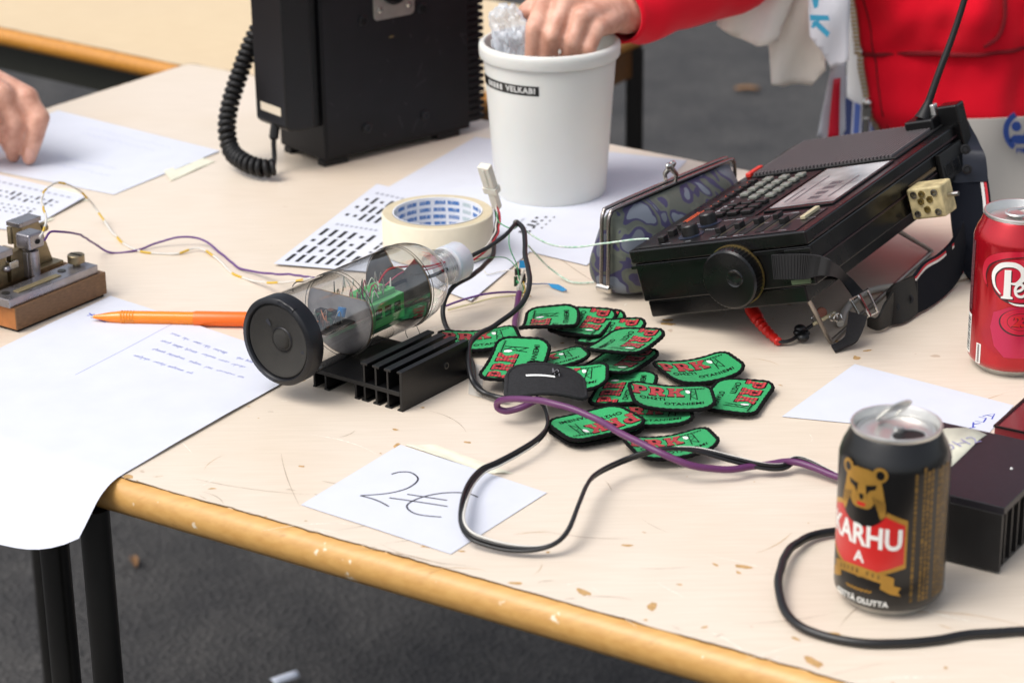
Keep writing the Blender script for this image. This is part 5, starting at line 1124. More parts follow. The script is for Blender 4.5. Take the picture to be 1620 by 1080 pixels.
PP = [
 (-0.0253, 1.6974, 6, 0.056, -0.021, -0.053, .004, 'green patch farthest left, tucked behind the heat sink'),
 (0.0282, 1.7102, 14, 1.467, -0.063, 0.105, .006, 'green patch at the far top of the pile, curled, lettering cut off'),
 (0.0633, 1.7259, 4, 4.381, -0.017, 0.018, .004, 'green patch peeking out beneath the second farthest patch'),
 (0.0562, 1.7177, 9, 4.399, -0.041, -0.001, .004, 'green patch second from the far top, lying on another one'),
 (0.0775, 1.6973, 8, 4.363, 0.076, -0.019, .004, 'green patch third from the far top, turned on its side'),
 (0.0809, 1.6393, 8, 4.201, 0.092, -0.052, .003, 'green patch mostly hidden under the fourth patch from the far top'),
 (0.0866, 1.6528, 18, 4.227, 0.064, -0.040, .004, 'green patch fourth from the far top, right corner curled up'),
 (0.1388, 1.6340, 4, 0.306, 0.026, -0.027, .005, 'green patch lying alone right of the pile below the radio corner'),
 (0.0263, 1.6464, 8, 0.115, -0.133, -0.126, .003, 'green patch behind the middle ones with only its mast end showing'),
 (0.0010, 1.6281, 15, 1.309, 0.026, -0.179, .003, 'green patch on its side nearest the heat sink, lettering upwards'),
 (0.0398, 1.5987, 14, 6.138, 0.068, -0.031, .005, 'green patch half covered by the black upturned patch'),
 (0.0798, 1.5960, 6, 1.336, -0.064, -0.021, .0, 'green patch in the middle of the pile under two others'),
 (0.0977, 1.5504, 4, 6.157, -0.06, -0.05, .002, 'green patch showing only its lower edge beneath the front right one'),
 (0.1134, 1.5614, 13, 6.222, 0.016, 0.041, .003, 'green patch with level lettering at the right front of the pile'),
 (0.1640, 1.5793, 4, 4.354, -0.028, 0.026, .002, 'green patch farthest right, turned on its side'),
 (0.0585, 1.5267, 3, 3.564, 0.008, 0.03, .002, 'green patch under the upside-down one, only its black border showing'),
 (0.0586, 1.5225, 9, 3.549, -0.004, 0.05, .002, 'upside-down green patch under the purple tube'),
 (0.1087, 1.4909, 6, 0.135, -0.061, -0.076, .005, 'green patch nearest the viewer, crossed by the black and white cable'),
]
for (x, y, z, a, b, c, kc, lab) in PP:
    o = root('patch', lab, 'patch', (x, y, T + z * .001), group=PG, rot=rot3(a, b, c)); bor = None
    for nm, me, _ in patch_meshes(kc):
        q = mesh_obj(nm, me, None, o)
# the one lying face down
o = root('patch', 'patch lying face down on the pile, black back with a white thread tag', 'patch', (.0242, 1.5701, T + .0240), group=PG, rot=rot3(6.401, .146, .121))
ben = lambda p: (p[0], p[1], p[2] - .0065 * p[0] ** 2)
b = MB(); ol = [(x, -y) for x, y in outline(.8)]; v1, f1 = strip_faces(ol, .55); b.add(v1, f1); v2, f2 = strip_faces(ol, -.55); b.add(v2, f2); rim = [(x, -y) for x, y in outline(1.9)]
b.tube([V((x, y, -.1)) for x, y in rim], [1.5 + (.13 if i % 2 else -.1) for i in range(len(rim))], 8, closed=True); b.bent(ben); b.build('backing', PBACK, o, smooth=60, fix=False)
b = MB(); b.grid(lambda s, t: (-14 + 21 * s, 5 + 2.6 * t - 1.5 * s, .95), 10, 1); b.bent(ben); b.build('white_tag', PWHT, o, smooth=0, fix=False)
rg = random.Random(9)
for q in range(5):
    b = MB(); b.tube(spline([(6 + rg.uniform(-2, 5), 8 + rg.uniform(-3, 3), .8), (8 + rg.uniform(-3, 5), 10 + rg.uniform(-3, 3), 3.2), (10 + rg.uniform(-4, 4), 11 + rg.uniform(-4, 3), .9)], 5), .4, 5); b.build('loose_thread', mat('grey_thread', '6d6c70', .8) if q < 2 else PBLK, o)
# ------------------------------------------------------------------ cables and loose wires
def world_tube(name, label, cat, pts, r, m_, n=10, seg=9, group=None):
    P = spline(pts, seg); org = P[0].copy(); org.z = T
    P = [p + V((NZ.noise(p * 55), NZ.noise(p * 55 + V((7, 1, 3))), .35 * NZ.noise(p * 60 + V((2, 9, 4))))) * .0011 for p in P]
    k = MB(1); k.tube([p - org for p in P], r * .001, n); o = k.build(name, m_, smooth=60, loc=org); return tag(o, label, cat, group), P
def P_(L): return [at(u, v, z) for u, v, z in L]
CB = mat('black_cable', '121213', .36, bump=.03, bs=400); CWH = mat('white_cable', 'cfccc4', .45); PURT = mat('purple_tube', '5c2a58', .4, sss=.05)
PURW = mat('purple_wire', '5c3478', .45); YW = mat('pale_yellow_wire', 'd9cf9c', .5); GRW = mat('green_wire', '2f8a55', .45); REDW = mat('red_wire', 'b01c28', .45)
# flat twin lead, one core striped white
tw_pts = spline(P_([(852, 628, 14), (863, 650, 12), (866, 674, 10), (852, 694, 10), (822, 714, 10), (788, 732, 9), (762, 744, 9), (742, 768, 10), (732, 800, 11), (731, 828, 10), (744, 848, 8), (772, 860, 6), (810, 868, 5), (850, 868, 6), (880, 858, 9), (900, 836, 13), (916, 796, 17), (930, 764, 17), (946, 748, 15), (978, 732, 13), (1016, 718, 17), (1052, 710, 20), (1100, 712, 18), (1160, 727, 12), (1210, 738, 8), (1240, 738, 7), (1258, 727, 8), (1278, 731, 8), (1310, 746, 6), (1345, 760, 5), (1420, 770, 5)]), 9)
org = tw_pts[0].copy(); org.z = T
o = root('twin_lead', 'black and white striped twin cable looping over the price note', 'cable', org)
cores = ([], [], []); acc = 0
for i, p in enumerate(tw_pts):
    t = (tw_pts[min(i + 1, len(tw_pts) - 1)] - tw_pts[max(i - 1, 0)]).normalized(); s = t.cross(V((0, 0, 1))).normalized(); u_ = s.cross(t)
    if i: acc += (p - tw_pts[i - 1]).length
    a = .35 + 1.15 * math.sin(acc * 21) + .4 * math.sin(acc * 47); d = s * math.cos(a) + u_ * math.sin(a)
    q = p - org; cores[0].append(q + d * .00125); cores[1].append(q - d * .00125); nz = d.cross(t); cores[2].append(q - d * .0020 + V((0, 0, .0010)) * (.45 + .55 * math.sin(acc * 33)) - s * .0003)
for nm, pts, r, m_ in (('core', cores[0], .00135, CB), ('core', cores[1], .00135, CB), ('white_stripe', cores[2], .0009, CWH)):
    k = MB(1); k.tube(pts, r, 8); k.build(nm, m_, o, smooth=60)
world_tube('purple_tube', 'thick purple tube curling over the patches towards the beer can', 'tube', P_([(846, 634, 16), (824, 644, 13), (800, 650, 10), (786, 645, 12), (787, 635, 18), (805, 631, 24), (850, 633, 30), (900, 645, 30), (942, 662, 27), (980, 684, 25), (1030, 709, 22), (1070, 727, 17), (1110, 739, 12), (1150, 742, 9), (1200, 736, 8), (1245, 730, 9), (1285, 738, 8), (1325, 754, 6), (1400, 770, 5)]), 2.4, PURT)
world_tube('speaker_cable', 'black cable hanging from the junction over the far left patch', 'cable', P_([(818, 353, 60), (826, 360, 59), (831, 375, 56), (830, 402, 50), (836, 425, 45), (838, 445, 40), (832, 470, 33), (812, 494, 28), (780, 517, 25), (755, 530, 25), (744, 545, 24), (742, 572, 20), (746, 596, 14), (755, 612, 8), (768, 622, 5), (785, 628, 5), (800, 630, 5)]), 2.1, CB)
world_tube('bottle_cable', 'black cable dropping from the white connector behind the bottle neck', 'cable', P_([(785, 324, 44), (786, 345, 42), (782, 380, 36), (780, 402, 33), (766, 420, 32), (742, 438, 32), (718, 452, 30), (706, 470, 24), (701, 495, 14), (706, 517, 6), (719, 534, 5), (735, 552, 4), (748, 575, 4), (752, 604, 4), (764, 620, 4)]), 2.0, CB)
world_tube('cap_cable', 'short black cable from the bottle cap up to the junction', 'cable', P_([(733, 412, 47), (748, 404, 48), (775, 390, 52), (797, 374, 57), (812, 358, 60), (817, 353, 60)]), 1.7, CB)
world_tube('red_wire', 'thin red wire between the bottle cap and white connector', 'wire', P_([(733, 416, 47), (750, 411, 46), (772, 393, 46), (787, 370, 45), (791, 348, 46), (787, 328, 47), (783, 318, 48)]), .75, REDW)
world_tube('white_wire', 'thin white wire beside the red wire at the tape roll', 'wire', P_([(735, 414, 46), (762, 396, 47), (780, 374, 47), (786, 345, 47), (783, 318, 48)]), .7, CWH)
# white two-pin connector on stiff wires
ca_, cb2 = at(786, 326, 47), at(766, 262, 88); d = cb2 - ca_
o = root('wire_connector', 'small white plastic wire connector standing up before the bucket', 'connector', ca_, rot=d.to_track_quat('Z', 'Y').to_matrix())
NYL = mat('white_nylon', 'd6d3c6', .5, sss=.15); Lc = d.length * 1000
k = MB(); k.box2((-3.6, -3, -2), (3.6, 3, Lc * .35)); k.build('wire_sleeve', NYL, o, bevel=1)
k = MB(); k.box2((-6.6, -4, Lc * .35), (6.6, 4, Lc * .5)); k.build('collar', NYL, o, bevel=.8)
k = MB(); k.box2((-5.6, -3.6, Lc * .5), (5.6, 3.6, Lc)); k.build('housing', NYL, o, bevel=1.2)
k = MB(); k.box2((-1, -4.3, Lc * .55), (1, -3.6, Lc * .95)); k.build('latch', NYL, o)
# solder junction with tiny parts
jc = at(818, 456, 4)
o = root('solder_junction', 'tangle of tiny soldered parts between bottle neck and patches', 'circuit', V((jc.x, jc.y, T)))
def jl(u, v, z): return (at(u, v, z) - V((jc.x, jc.y, T))) * 1000
for pts, r, m_ in (([(820, 468, 4), (822, 452, 14), (826, 437, 22), (830, 425, 30)], .9, CWH), ([(824, 470, 4), (828, 455, 12), (821, 440, 20), (818, 420, 30), (806, 390, 44), (806, 365, 54)], .45, GRW),
                   ([(815, 440, 16), (822, 448, 14), (832, 440, 18)], 1.0, GRW), ([(818, 465, 4), (830, 462, 8), (828, 445, 16)], .6, mat('yellow_wire', 'c9a52c', .5)),
                   ([(822, 352, 60), (812, 362, 57), (790, 352, 55), (785, 335, 50)], .5, GRW), ([(745, 412, 46), (770, 408, 40), (800, 408, 30), (818, 425, 22), (824, 445, 14)], .4, GRW), ([(765, 427, 4), (772, 434, 3), (790, 430, 3), (810, 428, 6), (822, 440, 14)], .5, CWH)):
    k = MB(); k.tube(spline([jl(*p) for p in pts], 7), r, 6); k.build('lead', m_, o)
for (u, v, z, s_, m_) in ((819, 430, 24, (5, 4, 5), mat('dark_part', '241f1d', .5)), (828, 440, 18, (4, 4, 7), mat('dark_part', '241f1d', .5)), (822, 456, 10, (5, 4, 4), CWH), (816, 445, 14, (3, 3, 8), mat('port_dark', '173d20', .6))):
    p = jl(u, v, z); k = MB(); k.box((p.x, p.y, p.z), s_); k.build('component', m_, o, bevel=.5)
p = [jl(826, 424, 30), jl(828, 412, 36)]; k = MB(); k.ribbon([p[0] + V((-2.5, 0, 0)), p[1] + V((-3, 0, 0))], [p[0] + V((2.5, 0, 0)), p[1] + V((3, 0, 0))], .6); k.build('blue_tape', mat('blue_tape', '1f86bd', .5), o)
k = MB(); p = jl(817, 353, 59); k.ball(p, 3.0); k.build('solder_blob', mat('solder', '6a6862', .35, metal=.8), o)
world_tube('purple_stub', 'upright purple tube end behind the far patches', 'tube', P_([(822, 462, 10), (818, 480, 5), (816, 500, 3), (814, 516, 3), (812, 530, 3)]), 2.4, PURT)
# thin wires
world_tube('green_wire', 'green and white twisted wire leading to the radio top', 'wire', P_([(822, 358, 58), (850, 377, 52), (880, 389, 48), (915, 391, 48), (950, 386, 54), (990, 381, 62), (1026, 378, 66)]), .75, mat('green_white_wire', '8fbfa0', .5, var=.0, c2='e0e4dc', vs=260))
world_tube('green_wire', 'green and white wire sagging to the table before the radio', 'wire', P_([(836, 388, 40), (855, 410, 20), (880, 432, 6), (905, 446, 2), (940, 446, 2), (975, 436, 6), (1004, 428, 10)]), .75, mat('green_white_wire', '8fbfa0', .5))
o, _ = world_tube('taped_lead', 'thin lead ending in a scrap of blue tape left of the radio', 'wire', P_([(832, 449, 6), (850, 449, 3), (868, 449, 2.4), (895, 460, 2)]), .6, mat('dull_blue_wire', '6d7896', .5))
A = [at(867, 448, 3.6) - o.location, at(884, 450, 5) - o.location, at(897, 458, 3) - o.location]; B = [at(873, 455, 1) - o.location, at(884, 459, 1) - o.location, at(890, 461, 1) - o.location]
k = MB(1); k.ribbon(A, B, .0006); k.build('blue_tape', mat('blue_tape', '1f86bd', .5), o)
world_tube('purple_wire', 'thin purple wire between the bottle neck and solder junction', 'wire', P_([(704, 484, 3), (735, 473, 5), (770, 465, 6), (800, 462, 5), (818, 462, 4)]), .9, PURW)
world_tube('yellow_wire', 'thin yellow and white wire below the purple one behind the patches', 'wire', P_([(708, 490, 2), (740, 482, 3), (775, 472, 4), (805, 468, 4), (818, 466, 4)]), .6, YW)
world_tube('purple_wire', 'purple wire waving across the table from morse key to bottle', 'wire', P_([(70, 380, 68), (80, 367, 72), (100, 367, 66), (125, 371, 45), (150, 386, 12), (176, 400, 1.2), (215, 396, 1.2), (250, 384, 4), (285, 375, 8), (320, 379, 6), (350, 400, 2), (380, 424, 2), (420, 432, 6), (455, 434, 20), (488, 438, 40), (497, 440, 52)]), .95, PURW)
o, P = world_tube('yellow_wire', 'yellow and white wire looping up from the morse key', 'wire', P_([(62, 374, 72), (70, 362, 74), (72, 340, 70), (66, 318, 60), (72, 300, 55), (92, 289, 50), (118, 297, 40), (140, 315, 22), (158, 340, 8), (178, 368, 2), (200, 388, 1.2), (230, 399, 1), (275, 402, 1), (308, 393, 3), (335, 402, 2), (365, 430, 1), (400, 444, 2), (440, 447, 14), (470, 444, 34), (492, 440, 50)]), .95, CWH)
k = MB(1)
for i in range(6, len(P) - 5, 13):
    k.tube([q - o.location for q in P[i:i + 5]], .00102, 10)
k.build('yellow_band', mat('yellow_wire', 'c9a52c', .5), o, smooth=60)
world_tube('wire_end', 'frayed dark wire end hooked on the bottle top', 'wire', P_([(497, 440, 52), (482, 446, 58), (470, 446, 62), (464, 452, 58), (464, 462, 52)]), .4, mat('dark_wire', '2a2620', .5))
# power cable round the beer can
world_tube('power_cable', 'thick black cable curving round the front of the beer can', 'cable', P_([(1520, 850, 4), (1440, 838, 4), (1370, 836, 4), (1318, 841, 4), (1280, 849, 5), (1252, 866, 7), (1236, 894, 8), (1231, 925, 8), (1237, 957, 6), (1256, 982, 4), (1294, 1002, 3), (1345, 1014, 3), (1400, 1018, 3), (1460, 1014, 3), (1530, 1004, 3), (1600, 998, 3), (1690, 996, 3)]), 2.7, CB, 12)
world_tube('white_cable', 'thick off-white cable under the radio behind the strap', 'cable', P_([(1330, 512, 4), (1337, 492, 4), (1352, 474, 4), (1372, 462, 4), (1400, 455, 4), (1440, 452, 3.2), (1490, 444, 3.2), (1540, 433, 3.2), (1600, 420, 3.2)]), 3.0, mat('aged_white_cable', 'd6cfc2', .45))
# red phono plug with a small resistor hanging from the radio
p0 = at(1188, 487, 14)
o = root('audio_plug', 'red audio plug and dangling lead at the front of the radio', 'plug', V((p0.x, p0.y, T)))
def al(u, v, z): return (at(u, v, z) - V((p0.x, p0.y, T))) * 1000
RP_ = mat('red_vinyl', 'c61f17', .38, sss=.1)
S = spline([al(1188, 488, 14), al(1197, 502, 11), al(1206, 515, 8), al(1218, 528, 5), al(1232, 541, 4)], 7); n = len(S)
k = MB(); k.tube(S, [5.4 if i < 9 else 4.6 - 1.7 * (i - 9) / (n - 9) + (.45 if i % 3 == 0 else -.25) for i in range(n)], 12); k.build('plug_sleeve', RP_, o, smooth=40)
k = MB(); k.tube(spline([al(1230, 540, 4), al(1245, 540, 4), al(1258, 534, 5), al(1270, 524, 7), al(1284, 515, 10), al(1290, 510, 12)], 7), 1.5, 8); k.build('lead', CB, o)
for (u, v, z, r) in ((1266, 520, 8, 4.4), (1270, 533, 5, 4.6), (1262, 526, 6, 3.2), (1275, 527, 7, 3.0)):
    k = MB(); k.ball(al(u, v, z), r, sq=(1.1, 1, .8)); k.build('cable_knot', CB, o)
k = MB(); k.tube([al(1286, 513, 11), al(1322, 494, 20)], 1.5, 8); k.build('resistor_lead', mat('cream_sleeve', 'c9bd96', .5), o)
k = MB(); k.cyl(4.2, 0, 4.5, 18, x=M.Translation(al(1299, 494, 18)) @ M.Rotation(R(70), 4, 'X')); k.build('ceramic_disc', mat('brown_ceramic', '7d4630', .5), o, bevel=1)
for c_ in ((1318, 502, 17), (1325, 503, 17), (1290, 503, 14)):
    P0 = al(*c_); k = MB(); k.tube([P0 + V((3.2 * math.cos(t * .5), 1.5 * math.sin(t * .8), 3.2 * math.sin(t * .5))) for t in range(14)], .6, 6); k.build('coil_end', CHROME, o)
k = MB(); k.tube(spline([al(1290, 500, 15), al(1296, 509, 11), al(1306, 503, 13), al(1318, 498, 17)], 5), .5, 6); k.build('component_leg', CHROME, o)
# clear scrap of tape beside the heat sink
k = MB(1); o_ = at(752, 612, .4); k.grid(lambda a, b: (at(743 + 22 * a - 2 * b, 573 + 50 * b + 6 * a, .5 + .8 * math.sin(a * 3)) - o_), 5, 8)
o = k.build('tape_scrap', mat('cloudy_film', 'd8d8d4', .35, alpha=.45), smooth=60); o.location = o_; tag(o, 'clear tape scrap on the table right of the heat sink', 'tape')
# ------------------------------------------------------------------ people
SKIN = mat('skin', 'c58d76', .5, sss=.2, c2='dfae98', var=.08, vs=70, bump=.2, bs=330)
def caps(m, pts, rs, n=14):
    """a chain of overlapping tapered capsules, later fused into one skin"""
    for (a, b, ra, rb) in zip(pts[:-1], pts[1:], rs[:-1], rs[1:]):
        a, b = V(a), V(b); K = 5; d = (b - a); L_ = max(d.length, 1e-5); d = d / L_
        prof = [(ra * math.sin(i * math.pi / 2 / K), -ra * math.cos(i * math.pi / 2 / K)) for i in range(K)] + [(ra, 0), (rb, L_)] + [(rb * math.cos(i * math.pi / 2 / K), L_ + rb * math.sin(i * math.pi / 2 / K)) for i in range(1, K + 1)]
        prof[0] = (0, -ra); prof[-1] = (0, L_ + rb)
        m.lathe(prof, n, x=M.Translation(a) @ d.to_track_quat('Z', 'Y').to_matrix().to_4x4(), caps=False)
def skinned(name, m, parent, voxel, it, mt):
    o = m.build(name, mt, parent, smooth=0); r = o.modifiers.new('fuse', 'REMESH'); r.mode = 'VOXEL'; r.voxel_size = voxel; r.use_smooth_shade = True
    s = o.modifiers.new('soft', 'SMOOTH'); s.iterations = it; s.factor = .5
    return o
NAIL = mat('finger_nail', 'd8a592', .3)
# --- person at the bucket
bx = aty(1530, 100, 2.42); org = V((bx.x, bx.y, 0))
P1 = root('person', 'person in red zip hoodie reaching into the white bucket', 'person', org)
J = lambda u, v, y: aty(u, v, y) - org
b = MB(1)
wr = J(990, 16, 2.115); kn = [J(866, -4, 2.085), J(893, 8, 2.07), J(921, 26, 2.06), J(944, 45, 2.06)]
pip = [J(847, 44, 2.056), J(873, 56, 2.05), J(905, 66, 2.05), J(932, 76, 2.052)]; tip = [J(843, 100, 2.062), J(864, 106, 2.06), J(896, 104, 2.06), J(924, 100, 2.06)]
for i in range(4):
    caps(b, [wr.lerp(kn[i], .08), wr.lerp(kn[i], .55), kn[i], kn[i].lerp(pip[i], .5), pip[i], tip[i]], [.0200 - .0015 * i, .0150 - .0005 * i, .0108 - .0006 * i, .0090 - .0006 * i, .0093 - .0007 * i, .0078 - .0006 * i])
for i in range(3): caps(b, [kn[i].lerp(wr, .12), kn[i + 1].lerp(wr, .12)], [.0085, .0085]); caps(b, [wr.lerp(kn[i], .6), wr.lerp(kn[i + 1], .6)], [.013, .0125])
caps(b, [wr, J(905, -14, 2.115), J(868, 0, 2.10), J(850, 9, 2.09), J(834, 18, 2.082)], [.02, .0155, .0115, .0105, .0085])
el = J(1300, -120, 2.33); shd = J(1330, -700, 2.50)
caps(b, [wr, wr.lerp(el, .4), el, el.lerp(shd, .5), shd], [.0225, .034, .041, .047, .056], 18)
cx = V((0, 0, 0)); ch = V((0, .02, shd.z - .03))
caps(b, [V((0, 0, .62)), V((0, 0, .95)), ch, ch + V((0, 0, .1)), ch + V((0, -.02, .18))], [.105, .10, .12, .05, .05], 20); caps(b, [shd, ch + V((.17, .02, .02))], [.07, .07], 16)
hd_ = ch + V((-.02, -.03, .27)); caps(b, [hd_ + V((0, 0, -.05)), hd_ + V((0, .01, .05))], [.072, .088], 20); caps(b, [hd_ + V((-.03, -.085, -.0)), hd_ + V((-.033, -.10, -.02))], [.012, .014]) 
caps(b, [V((-.05, 0, .60)), V((-.08, .0, .42)), V((-.08, .02, .05))], [.085, .062, .045], 16); caps(b, [V((.06, 0, .60)), V((.09, .0, .42)), V((.09, .02, .05))], [.095, .062, .045], 16)
caps(b, [V((-.08, .03, .035)), V((-.085, -.12, .03))], [.035, .03]); caps(b, [V((.09, .03, .035)), V((.095, -.12, .03))], [.035, .03])
skinned('body', b, P1, .0021, 3, SKIN)
k = MB(1); k.ball(hd_ + V((0, .02, .03)), .098, n=14, sq=(1, 1.02, 1)); k.build('hair', mat('brown_hair', '3a2a1e', .6), P1)
def fabric(name, c, bump=.35, bs=900, sheen=.25, var=.06):
    m = bpy.data.materials.new(name); m.use_nodes = True; n = m.node_tree.nodes; L = m.node_tree.links; p = n['Principled BSDF']; c = hx(c)
    tc = n.new('ShaderNodeTexCoord'); a = n.new('ShaderNodeTexNoise'); a.inputs['Scale'].default_value = 14; a.inputs['Detail'].default_value = 4; L.new(tc.outputs['Object'], a.inputs['Vector'])
    r = n.new('ShaderNodeValToRGB'); r.color_ramp.elements[0].color = tuple(x * (1 - var) for x in c[:3]) + (1,); r.color_ramp.elements[1].color = tuple(min(1, x * (1 + var)) for x in c[:3]) + (1,); L.new(a.outputs['Fac'], r.inputs['Fac']); L.new(r.outputs[0], p.inputs['Base Color'])
    p.inputs['Roughness'].default_value = .85; p.inputs['Sheen Weight'].default_value = sheen; p.inputs['Specular IOR Level'].default_value = .2
    z = n.new('ShaderNodeTexNoise'); z.inputs['Scale'].default_value = bs; L.new(tc.outputs['Object'], z.inputs['Vector']); b_ = n.new('ShaderNodeBump'); b_.inputs['Strength'].default_value = bump; b_.inputs['Distance'].default_value = .0006; L.new(z.outputs['Fac'], b_.inputs['Height']); L.new(b_.outputs[0], p.inputs['Normal'])
    return m
RED = fabric('red_sweatshirt', 'e00524', sheen=.1); WTEE = fabric('white_tshirt', 'cfcfce'); GREYT = fabric('light_grey_trousers', 'a9a49c'); CANV = fabric('cream_canvas', 'e4dfd4', sheen=.1)
# sleeve with folds
k = MB(1); a0, a1 = wr.lerp(el, .005), el; ns, na = 40, 28
axd = (a1 - a0); fr1 = axd.normalized(); s_ = fr1.cross(V((0, 0, 1))).normalized(); u_ = s_.cross(fr1)
path = spline([a0 - fr1 * .012, a0.lerp(a1, .3), a0.lerp(a1, .7), a1, a1.lerp(shd, .4), a1.lerp(shd, .8), shd + V((.03, .02, .02))], 10)
vs = []; fs = []; K = len(path)
for i, p in enumerate(path):
    t = (path[min(i + 1, K - 1)] - path[max(i - 1, 0)]).normalized(); s1_ = t.cross(V((0, 1, 0))).normalized(); u1_ = s1_.cross(t); f_ = i / (K - 1)
    r_ = (.0265 if i < 3 else .031) + .032 * min(1, f_ * 1.6)
    for j in range(na):
        a = 2 * math.pi * j / na; rr = r_ * (1 + .06 * math.sin(f_ * 38 + 2.0 * math.sin(a)) * min(1, f_ * 6) + .03 * math.sin(3 * a + f_ * 9) + .12 * NZ.noise(V((math.cos(a) * 1.5, math.sin(a) * 1.5, f_ * 16))) * min(1, f_ * 8)); vs.append(p + (s1_ * math.cos(a) + u1_ * math.sin(a)) * rr)
fs = [(i * na + j, i * na + (j + 1) % na, (i + 1) * na + (j + 1) % na, (i + 1) * na + j) for i in range(K - 1) for j in range(na)]
k.add(vs, fs); sl_ = k.build('sleeve', RED, P1, smooth=80); q = sl_.modifiers.new('th', 'SOLIDIFY'); q.thickness = .0025; q.offset = 1
# open hoodie body: from the zip round the viewer's right side to the back
HXr, HYr = .168, .145
zh = J(1345, 205, 2.30).z; zl = -2.02
def hood(a, b):
    # a: round the body from the zip edge; b: from hem upwards
    t = R(-143) + R(13) * max(0, 1 - b / .25) * max(0, 1 - a * 3) + a * R(250); z = zh + b * .62 - .006 + .006 * math.sin(a * 5)
    fold = .006 * math.sin(a * 40 + 5 * b) * (1 - .4 * b) * (0.25 + abs(math.sin(a * 7))) + .004 * math.sin(b * 26 + a * 12)
    fold += .016 * NZ.noise(V((a * 13 + 2 * b, b * 5, 3))) * (.35 if b < .13 else 1) + .007 * NZ.noise(V((a * 30 - 9 * b, b * 22, 7))) * (.5 if b < .13 else 1)
    rx = HXr + fold + (.007 if b > .13 else 0) * min(1, (b - .13) * 40); ry = HYr + fold + (.007 if b > .13 else 0) * min(1, (b - .13) * 40)
    if b < .02: rx -= .004; ry -= .004
    return V((rx * math.cos(t), ry * math.sin(t), z))
k = MB(1); k.grid(hood, 110, 70); hb = k.build('hoodie', RED, P1, smooth=80); q = hb.modifiers.new('th', 'SOLIDIFY'); q.thickness = .004; q.offset = 0; q.use_rim = True
k = MB(1); k.tube([V((p_.x * 1.016, p_.y * 1.016, p_.z)) for p_ in (hood(a / 120, .128 + .012 * math.sin(a * .055)) for a in range(121))], .0026, 6); k.build('hem_seam', mat('dark_red_seam', '7a0514', .9), hb)
k = MB(1); k.tube([V((p_.x * 1.012, p_.y * 1.012, p_.z)) for p_ in (hood(.022, b / 60) for b in range(61))], .0010, 5); k.build('seam', mat('dark_red_seam', '7a0514', .9), hb)
k = MB(1); k.tube(spline([aty(1588, -60, 2.262) - org, aty(1590, 0, 2.262) - org, aty(1589, 32, 2.262) - org, aty(1578, 60, 2.262) - org, aty(1556, 74, 2.262) - org], 6), .0022, 6); k.build('pocket_seam', mat('dark_red_seam', '7a0514', .9), hb)
zt = MB(1)
for i in range(110):
    p = hood(-.004, i / 160); zt.box((p.x * 1.015, p.y * 1.015 - .001, p.z), (.0062, .004, .0022))
zt.build('zip_teeth', mat('brass_zip', 'b09a70', .35, metal=.8), hb)
p = hood(-.006, .035); k = MB(1); k.box((p.x - .003, p.y - .004, p.z), (.009, .007, .016)); k.box((p.x - .004, p.y - .009, p.z - .02), (.006, .002, .032)); k.ball((p.x - .003, p.y - .007, p.z + .011), .0055); k.build('zip_slider', CHROME, hb, bevel=.0008)
# shirt, trousers and a plaid hem
k = MB(1); k.lathe([(.128, zh - .03), (.13, zh + .1), (.14, zh + .4), (.12, zh + .6)], 48, x=M.Diagonal((.97, .90, 1, 1))); k.build('tshirt', WTEE, P1, smooth=60)
def plaid():
    m = bpy.data.materials.new('plaid_shirt'); m.use_nodes = True; n = m.node_tree.nodes; L = m.node_tree.links; p = n['Principled BSDF']
    tc = n.new('ShaderNodeTexCoord'); wv = n.new('ShaderNodeTexWave'); wv.inputs['Scale'].default_value = 22; wv.bands_direction = 'X'; L.new(tc.outputs['Object'], wv.inputs['Vector'])
    r = n.new('ShaderNodeValToRGB'); r.color_ramp.interpolation = 'CONSTANT'; r.color_ramp.elements[0].color = hx('23305e'); r.color_ramp.elements[1].color = hx('b9bcc8'); r.color_ramp.elements[1].position = .45
    e = r.color_ramp.elements.new(.75); e.color = hx('4a62a8'); L.new(wv.outputs['Fac'], r.inputs['Fac']); L.new(r.outputs[0], p.inputs['Base Color']); p.inputs['Roughness'].default_value = .9; return m
k = MB(1); k.lathe([(.134, zh - .045), (.136, zh + .008)], 56, x=M.Diagonal((.98, .95, 1, 1)), caps=False); k.build('plaid_hem', plaid(), P1, smooth=60)
k = MB(1); k.lathe([(.134, zh - .30), (.135, zh - .035)], 48, x=M.Diagonal((1.06, .92, 1, 1)), caps=False)
for sx in (-.08, .09): k.tube([(sx, 0, zh - .26), (sx, 0, .42), (sx, .02, .06)], [.11, .082, .075], 20)
k.build('trousers', GREYT, P1, smooth=60)
for sx in (-.0825, .0925): k = MB(1); k.ball((sx, -.05, .03), .05, sq=(.95, 2.2, .6)); k.build('shoe', RUB, P1)
